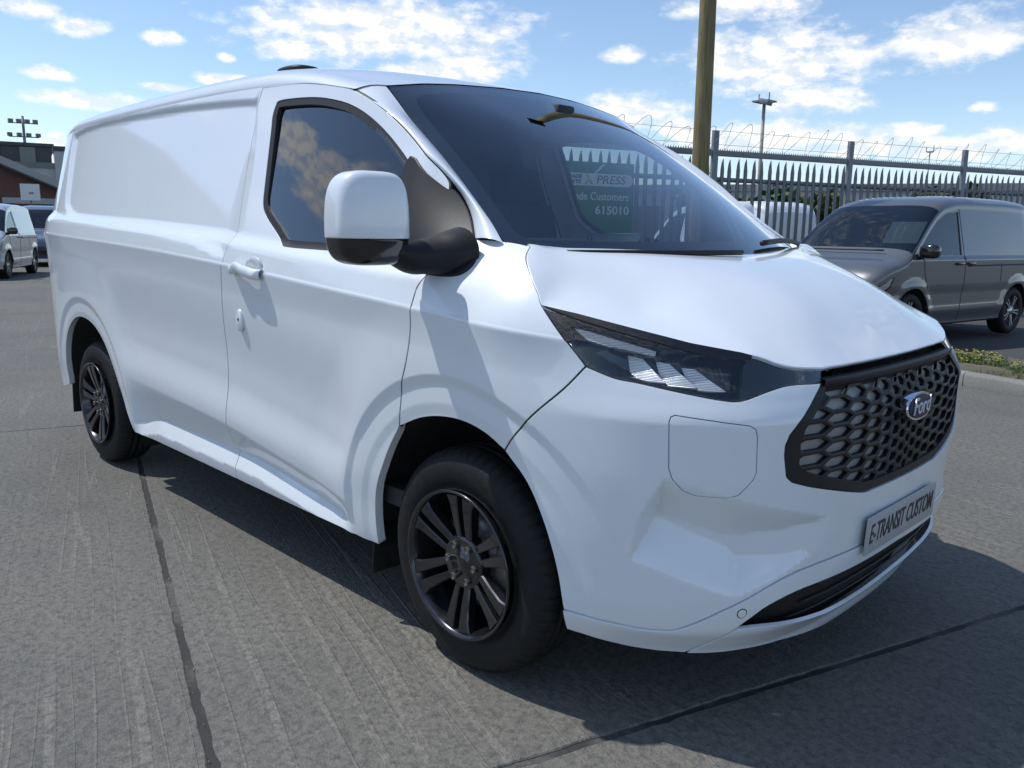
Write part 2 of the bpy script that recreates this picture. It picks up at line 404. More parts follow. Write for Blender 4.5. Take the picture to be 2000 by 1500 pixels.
def glass(name, tint, ior=1.5, rough=0.0, gain=1.0):
    m = bpy.data.materials.new(name); m.use_nodes = True; t = NT(m.node_tree); m.node_tree.nodes.remove(m.node_tree.nodes['Principled BSDF'])
    out = m.node_tree.nodes['Material Output']
    tr = t.node('ShaderNodeBsdfTransparent'); tr.inputs[0].default_value = (*tint, 1)
    gl = t.node('ShaderNodeBsdfGlossy'); gl.inputs['Roughness'].default_value = rough; gl.inputs[0].default_value = (0.95, 0.97, 1.0, 1)
    ge = t.node('ShaderNodeNewGeometry'); fc = t.math('ABSOLUTE', t.vmath('DOT_PRODUCT', ge.outputs['Incoming'], ge.outputs['Normal']))
    f0 = ((ior-1)/(ior+1))**2; k = t.math('POWER', t.math('SUBTRACT', 1.0, fc, clamp=True), 4.2); fr = t.math('ADD', f0, t.math('MULTIPLY', k, 1-f0))
    tc = t.node('ShaderNodeTexCoord').outputs['Object']
    bn = t.node('ShaderNodeBump'); bn.inputs['Strength'].default_value = 0.012; bn.inputs['Distance'].default_value = 0.01
    t.l.new(t.noise(tc, 2.5, 2, 0.5), bn.inputs['Height']); t.l.new(bn.outputs[0], gl.inputs['Normal'])
    mx = t.node('ShaderNodeMixShader')
    t.l.new(t.math('MULTIPLY', fr, gain, clamp=True), mx.inputs[0]); t.l.new(tr.outputs[0], mx.inputs[1]); t.l.new(gl.outputs[0], mx.inputs[2])
    t.l.new(mx.outputs[0], out.inputs['Surface']); return m
M_WSGLASS = glass('windscreen_glass', (0.70, 0.76, 0.76), 1.62, gain=1.5)
M_SIDEGLASS = glass('side_window_glass', (0.58, 0.63, 0.63), 1.62, gain=1.7)
M_LENS = glass('headlight_lens', (0.93, 0.94, 0.95), 1.5, gain=1.8)
M_FRIT = mat('windscreen_border', (0.006, 0.006, 0.007), 0.35, build=grain(60, 0.2))
def ridged(t, b):
    tc = t.node('ShaderNodeTexCoord').outputs['Object']
    w = t.node('ShaderNodeTexWave'); w.inputs['Scale'].default_value = 90; w.bands_direction = 'Z'; t.l.new(tc, w.inputs[0])
    bn = t.node('ShaderNodeBump'); bn.inputs['Strength'].default_value = 0.5; bn.inputs['Distance'].default_value = 0.003
    t.l.new(w.outputs['Fac'], bn.inputs['Height']); t.l.new(bn.outputs[0], b.inputs['Normal'])
M_REFL = mat('headlight_reflector', (0.85, 0.86, 0.88), 0.28, 0.8, build=ridged)
# ================================================================ ground
TH = math.radians(-17.5); UX = np.array([math.cos(TH), math.sin(TH)]); VX = np.array([-math.sin(TH), math.cos(TH)])
def uv(u, v, z=0.0): p = UX*u+VX*v; return (float(p[0]), float(p[1]), z)
def concrete(t, b):
    pos = t.node('ShaderNodeNewGeometry').outputs['Position']
    al = t.mapping(pos, rot=(0, 0, -TH)); 
    big = t.noise(pos, 0.45, 3, 0.55); mid = t.noise(pos, 3.2, 4, 0.62); fine = t.noise(pos, 70, 2, 0.65); grit = t.noise(pos, 240, 1, 0.6)
    wob = t.noise(pos, 0.7, 1, 0.5); vx = t.node('ShaderNodeSeparateXYZ'); t.l.new(al, vx.inputs[0])
    st = t.node('ShaderNodeCombineXYZ'); t.l.new(t.math('MULTIPLY', vx.outputs[0], 0.022), st.inputs[0]); t.l.new(t.math('ADD', t.math('MULTIPLY', vx.outputs[1], 1.0), t.math('MULTIPLY', wob, 0.05)), st.inputs[1])
    s1 = t.noise(st.outputs[0], 9, 1, 0.55); s2 = t.noise(st.outputs[0], 21, 1, 0.6); msk = t.noise(al, 0.45, 3, 0.65)
    ridge = t.math('MULTIPLY', t.mapr(t.math('ABSOLUTE', t.math('SUBTRACT', s1, 0.5)), 0.003, 0.016, 1, 0, smooth=True), t.mapr(msk, 0.40, 0.54, 0.0, 1, smooth=True))
    ridge2 = t.math('MULTIPLY', t.mapr(t.math('ABSOLUTE', t.math('SUBTRACT', s2, 0.5)), 0.004, 0.026, 1, 0, smooth=True), t.mapr(msk, 0.62, 0.46, 0.0, 1, smooth=True))
    patch = t.mapr(big, 0.38, 0.62, 0, 1, smooth=True)
    c = t.mix(patch, (0.136, 0.131, 0.116), (0.178, 0.168, 0.142))
    c = t.mix(t.math('MULTIPLY', t.mapr(mid, 0.35, 0.7, 0, 1), 0.5), c, (0.200, 0.188, 0.160))
    c = t.mix(t.math('MULTIPLY', ridge, 0.36), c, (0.29, 0.27, 0.23))
    c = t.mix(t.math('MULTIPLY', ridge2, 0.16), c, (0.27, 0.255, 0.22))
    clump = t.noise(pos, 34, 3, 0.75)
    c = t.mix(t.mapr(clump, 0.44, 0.66, 0.0, 0.75), c, (0.072, 0.070, 0.066))
    c = t.mix(t.mapr(fine, 0.38, 0.72, 0.0, 0.45), c, (0.075, 0.075, 0.076))
    c = t.mix(t.mapr(grit, 0.58, 0.75, 0.0, 0.5), c, (0.33, 0.325, 0.31))
    v = t.node('ShaderNodeTexVoronoi'); v.feature = 'F1'; v.inputs['Scale'].default_value = 0.9; t.l.new(pos, v.inputs['Vector'])
    spot = t.math('MULTIPLY', t.mapr(v.outputs['Distance'], 0.0, 0.22, 1.0, 0.0, smooth=True), t.mapr(mid, 0.42, 0.6, 0, 0.55))
    c = t.mix(spot, c, (0.07, 0.07, 0.07))
    t.l.new(c, b.inputs['Base Color'])
    t.l.new(t.mapr(fine, 0.3, 0.7, 0.72, 0.92), b.inputs['Roughness'])
    hgt = t.math('ADD', t.math('ADD', t.math('MULTIPLY', ridge, 0.35), t.math('MULTIPLY', clump, 0.9)), t.math('ADD', t.math('MULTIPLY', fine, 0.55), t.math('MULTIPLY', grit, 0.35)))
    bn = t.node('ShaderNodeBump'); bn.inputs['Strength'].default_value = 0.75; bn.inputs['Distance'].default_value = 0.008
    t.l.new(hgt, bn.inputs['Height']); t.l.new(bn.outputs[0], b.inputs['Normal'])
M_CONC = mat('yard_concrete', (0.2, 0.2, 0.18), 0.85, spec=0.3, build=concrete)
def filler(t, b):
    pos = t.node('ShaderNodeNewGeometry').outputs['Position']; n = t.noise(pos, 2.3, 4, 0.65); f = t.noise(pos, 60, 2, 0.6)
    c = t.mix(t.mapr(n, 0.50, 0.62, 0, 0.85, smooth=True), (0.040, 0.039, 0.036), (0.115, 0.110, 0.098)); t.l.new(t.mix(t.mapr(f, 0.4, 0.7, 0, 0.5), c, (0.03, 0.03, 0.028)), b.inputs['Base Color'])
    bn = t.node('ShaderNodeBump'); bn.inputs['Strength'].default_value = 0.6; bn.inputs['Distance'].default_value = 0.006; t.l.new(f, bn.inputs['Height']); t.l.new(bn.outputs[0], b.inputs['Normal'])
M_FILL = mat('joint_filler', (0.048, 0.046, 0.042), 0.92, build=filler)
M_TARMAC = mat('tarmac', (0.060, 0.060, 0.060), 0.88, build=grain(90, 0.4, 0.5, None, 0.004, 1.2))
ground = mesh_obj('ground', [(-900,-900,-0.03),(900,-900,-0.03),(900,900,-0.03),(-900,900,-0.03)], [(0,1,2,3)], M_TARMAC); tag(ground, kind='structure')
yard = mesh_obj('concrete_yard', [uv(-46,-18,-0.006), uv(20,-18,-0.006), uv(20,5.17,-0.006), uv(-46,5.17,-0.006)], [(0,1,2,3)], M_FILL); tag(yard, kind='structure')
ULN = [-46,-41.5,-37,-32.5,-28,-24.2,-20.2,-16.2,-12.0,-7.72,-3.69,0.77,5.2,9.6,14,20]; VLN = [-18,-14,-10,-5.9,-1.65,5.17]
rj = random.Random(3)
def slab(u0, u1, v0, v1, g):
    pts = []
    for (a, b) in (((u0,v0),(u1,v0)), ((u1,v0),(u1,v1)), ((u1,v1),(u0,v1)), ((u0,v1),(u0,v0))):
        L = math.hypot(b[0]-a[0], b[1]-a[1]); near = min(abs(v0), abs(v1)) < 6 and abs(u0) < 9
        n = int(L/(0.045 if near else 0.6)); 
        for k in range(n):
            t = k/n; j = (0.0014 if rj.random() > 0.05 else 0.0035) if 0 < k else 0.0
            w = 0.0012*math.sin(k*0.13+u0)*(1 if 0 < k else 0)
            pts.append((a[0]+(b[0]-a[0])*t+rj.uniform(-j, j)*2+(w if a[0] == b[0] else 0), a[1]+(b[1]-a[1])*t+rj.uniform(-j, j)*2+(w if a[1] == b[1] else 0)))
    return pts
for i in range(len(ULN)-1):
    for j in range(len(VLN)-1):
        wu0 = 0.011 if i < 10 else 0.009; gv0 = 0.012 if VLN[j] == -1.65 else 0.008; gv1 = 0.012 if VLN[j+1] == -1.65 else 0.008
        gu0 = 0.012 if ULN[i] == 0.77 else 0.006; gu1 = 0.012 if ULN[i+1] == 0.77 else 0.006
        o = slab(ULN[i]+gu0, ULN[i+1]-gu1, VLN[j]+gv0, VLN[j+1]-gv1, 0); n = len(o)
        oi = np.array(o); cen = oi.mean(0); d = cen-oi; top = oi+np.sign(d)*0.004
        V = [uv(*p, z=0.0) for p in top]+[uv(*p, z=-0.004) for p in oi]+[uv(*p, z=-0.02) for p in oi]
        F = [tuple(range(n))]
        for k in range(n):
            k2 = (k+1) % n; F += [(k, n+k, n+k2, k2), (n+k, 2*n+k, 2*n+k2, n+k2)]
        mesh_obj('slab', V, F, M_CONC, yard, smooth=False)
# loose grit lying on the slabs
rs = random.Random(5); V = []; F = []
for k in range(1500):
    u = rs.uniform(-6, 3.2); v = rs.choice([rs.uniform(-3.6, 5.1), rs.gauss(-1.65, 0.06), rs.gauss(-1.65, 0.35)]); x, y, _ = uv(u, v); r = rs.uniform(0.0012, 0.0042)*(1.6 if rs.random() < 0.05 else 1)
    a = rs.uniform(0, 6.28); b0 = len(V); V += [(x+r*math.cos(a+q*1.5708)*rs.uniform(.7, 1.2), y+r*math.sin(a+q*1.5708)*rs.uniform(.7, 1.2), 0.0) for q in range(4)]+[(x, y, r*rs.uniform(0.7, 1.1))]; F += [(b0+q, b0+(q+1) % 4, b0+4) for q in range(4)]
tag(mesh_obj('loose_grit', V, F, mat('grit_stone', (0.24, 0.23, 0.21), 0.9, build=grain(400, 0.5)), smooth=False), 'loose grit scattered over the concrete slabs', 'grit', kind='stuff')
# kerb, verge
M_KERB = mat('kerb_concrete', (0.23, 0.225, 0.205), 0.88, build=grain(55, 0.3, 0.45, None, 0.004, 3))
kerb = empty('kerb', uv(0, 5.17), TH, label='pale concrete kerb edging the grass verge beside the grey van', cat='kerb')
bm = bmesh.new()
prof = [(0.0,-0.02),(0.0,0.095),(0.012,0.112),(0.03,0.12),(0.13,0.12),(0.13,-0.02)]
add_prism(bm, prof, lambda a, b: Vector((-0.455, a, b)), lambda a, b: Vector((0.455, a, b)))
k0 = bm_obj('kerb_stone', bm, M_KERB, kerb, bevel=0.006, angle=30)
for i in range(14):
    k = k0 if i == 0 else k0.copy()
    if i: C.objects.link(k); k.parent = kerb
    k.location = (-6.4+i*0.916, rj.uniform(-0.004, 0.004), rj.uniform(-0.004, 0.004)); k.rotation_euler = (0, 0, rj.uniform(-0.004, 0.004))
M_SOIL = mat('verge_soil', (0.13, 0.115, 0.075), 0.95, build=grain(40, 0.45, 0.8, None, 0.02, 4))
vg = []; vf = []
nu, nv = 60, 10
for i in range(nu):
    for j in range(nv):
        u = -7+13*i/(nu-1); v = 5.29+1.75*j/(nv-1); z = 0.10+0.03*math.sin(i*0.7)*math.sin(j*0.9)-0.10*max(0, (j-7)/2)
        vg.append(uv(u, v, z if j > 0 else 0.10))
for i in range(nu-1):
    for j in range(nv-1): vf.append((i*nv+j, (i+1)*nv+j, (i+1)*nv+j+1, i*nv+j+1))
verge = mesh_obj('verge', vg, vf, M_SOIL); tag(verge, kind='structure')
def leafy(name, c1, c2, rough=0.6, sc=6):
    def f(t, b):
        n = t.noise(t.node('ShaderNodeNewGeometry').outputs['Position'], sc, 3, 0.6); t.l.new(t.ramp(n, [(0.3, c1), (0.7, c2)]), b.inputs['Base Color'])
    return mat(name, c1, rough, spec=0.3, build=f)
M_GRASS = leafy('dry_grass', (0.085, 0.10, 0.035), (0.26, 0.235, 0.12), 0.7, 5)
M_WEED = leafy('weed_green', (0.05, 0.09, 0.02), (0.10, 0.15, 0.035), 0.6, 20)
M_YELLOW = mat('yellow_petal', (0.72, 0.58, 0.03), 0.6, build=grain(80, 0.2))
rg = random.Random(11); V = []; F = []
for k in range(9000):
    u = rg.uniform(-6.5, 1.5); v = 5.30+abs(rg.gauss(0, 0.55)); 
    if v > 6.9: continue
    x, y, _ = uv(u, v); h = rg.uniform(0.02, 0.06)*(1.2 if math.sin(u*3)+math.sin(v*5) > 0.3 else 0.6); a = rg.uniform(0, 6.28); w = 0.004; b0 = len(V); lx, ly = rg.uniform(-0.05, 0.05), rg.uniform(-0.05, 0.05)
    V += [(x-w*math.cos(a), y-w*math.sin(a), 0.09), (x+w*math.cos(a), y+w*math.sin(a), 0.09), (x+lx, y+ly, 0.10+h)]; F.append((b0, b0+1, b0+2))
gr = mesh_obj('grass', V, F, M_GRASS, smooth=False); tag(gr, 'dry grass growing along the verge behind the kerb', 'grass', kind='stuff')
# flowering weed clumps
def weed(u, v, r, h, n, nf, label):
    root = empty('flowering_weed', uv(u, v, 0.09), label=label, cat='plant', group='yellow weeds on the verge')
    V = []; F = []; PV = []; PF = []
    for k in range(n):
        a = rg.uniform(0, 6.28); rr = r*math.sqrt(rg.random()); x, y = rr*math.cos(a), rr*math.sin(a); hh = h*rg.uniform(0.5, 1)*(1-0.4*(rr/r)**2)
        for q in range(5):
            z = hh*(0.2+0.8*q/5); b = rg.uniform(0, 6.28); l = rg.uniform(0.02, 0.045); w = 0.007; b0 = len(V); bx, by = x+rg.uniform(-.015, .015), y+rg.uniform(-.015, .015)
            dx, dy = math.cos(b), math.sin(b)
            V += [(bx-dy*w, by+dx*w, z), (bx+dy*w, by-dx*w, z), (bx+dx*l, by+dy*l, z+rg.uniform(-.01, .03))]; F.append((b0, b0+1, b0+2))
        b0 = len(V); V += [(x-.002, y, 0), (x+.002, y, 0), (x+rg.uniform(-.02, .02), y, hh)]; F.append((b0, b0+1, b0+2))
    mesh_obj('foliage', V, F, M_WEED, root, smooth=False)
    for k in range(nf):
        a = rg.uniform(0, 6.28); rr = r*math.sqrt(rg.random()); x, y, z = rr*math.cos(a), rr*math.sin(a), h*rg.uniform(0.7, 1.08)*(1-0.3*(rr/r)**2)
        for q in range(5):
            b = 6.28*q/5+rg.uniform(-.3, .3); b0 = len(PV); l = 0.012
            PV += [(x, y, z), (x+l*math.cos(b-.5), y+l*math.sin(b-.5), z+.006), (x+l*math.cos(b+.5), y+l*math.sin(b+.5), z+.004)]; PF.append((b0, b0+1, b0+2))
    mesh_obj('blossom', PV, PF, M_YELLOW, root, smooth=False)
weed(-2.75, 6.0, 0.34, 0.12, 260, 75, 'yellow flowering weed clump on the verge, the largest, beside the kerb')
weed(-2.05, 5.95, 0.28, 0.10, 170, 30, 'smaller yellow flowering weed clump at the right edge of the verge')
weed(-3.45, 6.2, 0.14, 0.07, 60, 8, 'small sparse yellow weed at the near van side of the verge')
# ================================================================ palisade fence
M_GALV = mat('galvanised_steel', (0.20, 0.215, 0.23), 0.55, 0.25, build=grain(9, 0.28, 0.1, (0.4, 0.65), 0.002, 1.5))
FD = np.array([0.337, 0.942]); FN = np.array([0.942, -0.337]); FP = np.array([-5.27, 8.67])
fence = empty('palisade_fence', (float(FP[0]), float(FP[1]), 0), math.atan2(FD[1], FD[0]), label='tall galvanised palisade fence topped with spikes and coiled razor wire', cat='fence')
# local: x along the fence, -y towards the yard
X0, X1 = -2*2.75, 5*2.75
bm = bmesh.new(); add_box(bm, (0, 0.05, 1.42), (0.10, 0.06, 2.86)); pst = bm_obj('post', bm, M_GALV, fence, bevel=0.006)
for i in range(8):
    p = pst if i == 0 else pst.copy()
    if i: C.objects.link(p); p.parent = fence
    p.location = (X0+i*2.75, -0.06, rj.uniform(-0.01, 0.01))
for z in (0.45, 2.15):
    bm = bmesh.new(); add_box(bm, ((X0+X1)/2, 0.0, z), (X1-X0, 0.045, 0.045)); add_box(bm, ((X0+X1)/2, 0.02, z-0.018), (X1-X0, 0.006, 0.05)); bm_obj('rail', bm, M_GALV, fence, bevel=0.003)
bm = bmesh.new(); add_box(bm, ((X0+X1)/2, -0.005, 2.525), (X1-X0, 0.035, 0.085)); bm_obj('top_rail', bm, M_GALV, fence, bevel=0.004)
V = []; F = []
n = int((X1-X0)/0.045)
for k in range(n):
    x = X0+k*0.045; b0 = len(V); V += [(x, -0.015, 2.565), (x+0.03, -0.015, 2.565), (x+0.015, -0.02, 2.60), (x+0.015, 0.005, 2.565)]; F += [(b0, b0+1, b0+2), (b0+1, b0+3, b0+2), (b0+3, b0, b0+2)]
mesh_obj('spike_strip', V, F, M_GALV, fence, smooth=False)
# W-section pale with a split pointed top
sec = [(-0.034,-0.004),(-0.030,0.006),(-0.014,-0.012),(0.0,-0.018),(0.014,-0.012),(0.030,0.006),(0.034,-0.004)]
V = []; F = []
zs = [0.06, 2.28, 2.38, 2.45]; shr = [1, 1, 0.62, 0.10]
for z, q in zip(zs, shr):
    for a, b in sec: V.append((a*q, b*q-0.028-(0.012 if z > 2.4 else 0), z))
m = len(sec)
for i in range(len(zs)-1):
    for k in range(m-1): F.append((i*m+k, i*m+k+1, (i+1)*m+k+1, (i+1)*m+k))
b0 = len(V); V += [(x, y+0.004, z) for x, y, z in V]; F += [tuple(q+b0 for q in f[::-1]) for f in F]
pale = mesh_obj('pale', V, F, M_GALV, fence, smooth=False); first = True
for i in range(7):
    for k in range(17):
        p = pale if first else pale.copy()
        if not first: C.objects.link(p); p.parent = fence
        first = False; p.location = (X0+i*2.75+0.135+k*0.155, rj.uniform(-0.003, 0.003), rj.uniform(-0.012, 0.012)); p.rotation_euler = (rj.uniform(-0.004, 0.004), rj.uniform(-0.004, 0.004), rj.uniform(-0.05, 0.05))
M_WIRE = mat('razor_wire', (0.20, 0.21, 0.22), 0.45, 0.6, build=grain(30, 0.2))
pts = []; n = 1900; L = X1-X0
for k in range(n):
    t = k/n; a = t*L/0.38*2*math.pi; x = X0+t*L+0.16*math.sin(a+1.0); r = 0.175+0.03*math.sin(t*67)
    pts.append((x+0.05*math.sin(a*0.37), 0.10*math.sin(a)+0.02, 2.60+r*0.93+r*math.cos(a)))
wire = tube_obj('razor_wire', pts, 0.0034, M_WIRE, fence, 4)
V = []; F = []
for k in range(0, n, 6):
    x, y, z = pts[k]; b0 = len(V); V += [(x-.016, y, z-.012), (x+.016, y, z+.012), (x, y+.003, z+.004), (x, y-.003, z-.004)]; F += [(b0, b0+2, b0+1), (b0, b0+1, b0+3)]
mesh_obj('wire_barbs', V, F, M_WIRE, fence, smooth=False)['kind'] = 'stuff'
for z in (2.66, 2.86): tube_obj('strand_wire', [(X0, 0.02, z), ((X0+X1)/2, 0.02, z-0.01), (X1, 0.02, z)], 0.003, M_WIRE, fence, 4)
# ---- green sign fixed on the fence
M_SIGN = mat('green_sign_face', (0.02, 0.20, 0.055), 0.35, build=grain(20, 0.12))
M_SIGNW = mat('sign_white', (0.78, 0.79, 0.78), 0.4, build=grain(20, 0.05))
M_SIGNL = mat('sign_lime', (0.28, 0.52, 0.05), 0.4, build=grain(20, 0.08))
M_SIGNK = mat('sign_black', (0.02, 0.02, 0.02), 0.4, build=grain(20, 0.2))
sp = FP+FD*(-2.075)+FN*0.075
sign = empty('green_sign', (float(sp[0]), float(sp[1]), 1.80), math.atan2(FD[1], FD[0]), label='green trade parts sign board fixed to the palisade fence behind the white van', cat='sign')
bm = bmesh.new(); add_box(bm, (0, 0, 0), (1.24, 0.012, 0.98)); bm_obj('sign_board', bm, M_SIGN, sign, bevel=0.003)
R_fence = Matrix(((1,0,0),(0,0,-1),(0,1,0)))
bm = bmesh.new()
pill = [(0.52+0.075*math.cos(a), 0.25+0.085*math.sin(a)) for a in np.linspace(-math.pi/2, math.pi/2, 10)]+[(-0.50+0.075*math.cos(a), 0.25+0.085*math.sin(a)) for a in np.linspace(math.pi/2, 1.5*math.pi, 10)]
add_prism(bm, pill, lambda a, b: Vector((a, -0.010, b)), lambda a, b: Vector((a, -0.006, b))); bm_obj('sign_banner', bm, M_SIGNW, sign)
text_obj('sign_lettering', 'TRADE', 0.075, (-0.36, -0.0125, 0.285), R_fence, M_SIGNK, sign, 0.001, 0.15, 0.002, maxw=0.25)
text_obj('sign_lettering', 'PARTS', 0.075, (-0.375, -0.0125, 0.215), R_fence, M_SIGNK, sign, 0.001, 0.15, 0.002, maxw=0.25)
text_obj('sign_lettering', 'X', 0.19, (-0.12, -0.0125, 0.245), R_fence, M_SIGNL, sign, 0.001, 0.15, 0.003, maxw=0.16)
bm = bmesh.new(); add_prism(bm, [(-0.14,0.26),(-0.11,0.24),(0.13,0.46),(0.10,0.47)], lambda a, b: Vector((a, -0.0145, b)), lambda a, b: Vector((a, -0.006, b))); bm_obj('sign_tick', bm, M_SIGNW, sign)
text_obj('sign_lettering', 'PRESS', 0.16, (0.24, -0.0125, 0.248), R_fence, M_SIGNK, sign, 0.001, 0.18, 0.0, maxw=0.48)
text_obj('sign_lettering', 'Trade Customers', 0.15, (0.03, -0.008, 0.02), R_fence, M_SIGNW, sign, 0.001, 0, 0.002, maxw=1.02)
text_obj('sign_lettering', '615010', 0.16, (0.27, -0.008, -0.17), R_fence, M_SIGNW, sign, 0.001, 0, 0.003, maxw=0.56)
# ---- wooden pole with a lamp head
def wood(t, b):
    tc = t.node('ShaderNodeTexCoord').outputs['Object']; n = t.noise(t.mapping(tc, scale=(9, 9, 0.5)), 4, 6, 0.6); n2 = t.noise(tc, 2.2, 3, 0.5)
    c = t.ramp(n, [(0.3, (0.13, 0.105, 0.045)), (0.7, (0.29, 0.245, 0.115))]); t.l.new(t.mix(t.mapr(n2, 0.45, 0.7, 0, 0.4), c, (0.12, 0.10, 0.055)), b.inputs['Base Color'])
    bn = t.node('ShaderNodeBump'); bn.inputs['Strength'].default_value = 0.4; bn.inputs['Distance'].default_value = 0.01; t.l.new(n, bn.inputs['Height']); t.l.new(bn.outputs[0], b.inputs['Normal'])
M_WOOD = mat('treated_timber', (0.2, 0.17, 0.08), 0.8, build=wood)
pole = empty('wooden_pole', (-4.98, 7.87, 0), label='tall greenish wooden utility pole standing in front of the fence', cat='pole')
pv = []; cpts = [(0.0, 0.0, -0.1), (-0.005, 0.0, 3.0), (-0.03, -0.01, 6.0), (-0.05, -0.02, 9.0)]
o = tube_obj('pole_shaft', catmull(cpts, 6), list(np.linspace(0.128, 0.098, 19)), M_WOOD, pole, 20)
bm = bmesh.new(); add_box(bm, (0.10, -0.30, 9.0), (0.22, 0.48, 0.12)); bm_obj('lamp_head', bm, M_BLKPL, pole, bevel=0.02)
# ---- floodlight columns
def column(loc, h, r, label, heads=2, cat='street lamp', k=1.0):
    root = empty('lamp_column', loc, label=label, cat=cat)
    tube_obj('column', [(0, 0, 0), (0, 0, h*0.5), (0, 0, h)], [r, r*0.85, r*0.7], M_GALVP, root, 10)
    bm = bmesh.new(); add_box(bm, (0, 0, h), (0.9*k, 0.9*k, 0.07)); bm_obj('bracket', bm, M_GALV, root)
    for k in range(heads):
        a = math.radians(130)+math.pi*k/max(1, heads)*2; bm = bmesh.new(); add_box(bm, (0.42*k*math.cos(a), 0.42*k*math.sin(a), h-0.08), (0.5*k, 0.5*k, 0.24), Matrix.Rotation(math.radians(20), 3, 'Y')); bm_obj('floodlight', bm, M_GALV, root, bevel=0.03)
    bm = bmesh.new(); add_cyl(bm, (0.2, 0.1, h), (0.2, 0.1, h+0.45), 0.03); add_cyl(bm, (-0.2, -0.2, h), (-0.2, -0.2, h+0.35), 0.03); bm_obj('spike', bm, M_GALV, root)
M_GALVP = mat('weathered_column', (0.36, 0.33, 0.29), 0.7, build=grain(4, 0.2))
column((-20.6, 37.4, 0), 8.0, 0.12, 'slim floodlight column with twin heads rising beyond the fence')
column((-21.25, 62.7, 0), 7.45, 0.06, 'distant small lamp column far beyond the fence at the right', 1, k=0.45)
# ================================================================ background vehicles
def make_alloy(root, R, w, mrim, spokes=5, name='wheel'):
    wh = empty(name, parent=root)
    V, F = lathe([(R*0.66,0.0),(R*0.70,-0.006),(R*0.80,-0.010),(R*0.92,-0.004),(R*0.985,0.02),(R,0.05),(R,w-0.05),(R*0.97,w-0.01),(R*0.7,w)], seg=48); mesh_obj('tyre', V, F, M_TYRE, wh)
    V, F = lathe([(R*0.67,-0.002),(R*0.655,0.004),(R*0.64,0.03),(R*0.62,0.10),(R*0.0,0.11)], seg=40); mesh_obj('rim', V, F, M_BARREL, wh)
    for k in range(spokes):
        for sd in (-1, 1):
            a = 2*math.pi*k/spokes; bm = bmesh.new(); secs = []
            for r, t0, t1, y0 in ((R*0.10, 0.002, 0.020, 0.012), (R*0.40, 0.008, 0.026, 0.006), (R*0.655, 0.020, 0.044, 0.004)):
                secs.append([bm.verts.new((r*math.cos(a)-sd*t*math.sin(a), yy, r*math.sin(a)+sd*t*math.cos(a))) for t, yy in ((t0, y0), (t1, y0), (t1, y0+0.03), (t0, y0+0.03))])
            for p, q in zip(secs[:-1], secs[1:]):
                for i in range(4): j = (i+1) % 4; bm.faces.new((p[i], p[j], q[j], q[i]))
            bm.faces.new(secs[0]); bm.faces.new(secs[-1]); bm_obj('spoke', bm, mrim, wh, bevel=0.002)
    V, F = lathe([(0.0,0.004),(R*0.17,0.006),(R*0.2,0.03)], seg=20); mesh_obj('hub', V, F, mrim, wh)
    return wh
M_ALLOY = mat('bright_alloy', (0.55, 0.56, 0.58), 0.25, 0.9, build=grain(30, 0.1))
M_TAIL = mat('tail_lamp_red', (0.25, 0.01, 0.01), 0.2, coat=1.0, build=grain(20, 0.1))
M_CARD = mat('windscreen_card', (0.45, 0.60, 0.62), 0.6, build=grain(8, 0.12))
M_BGGLASS = glass('dark_car_glass', (0.22, 0.25, 0.26), 1.75)
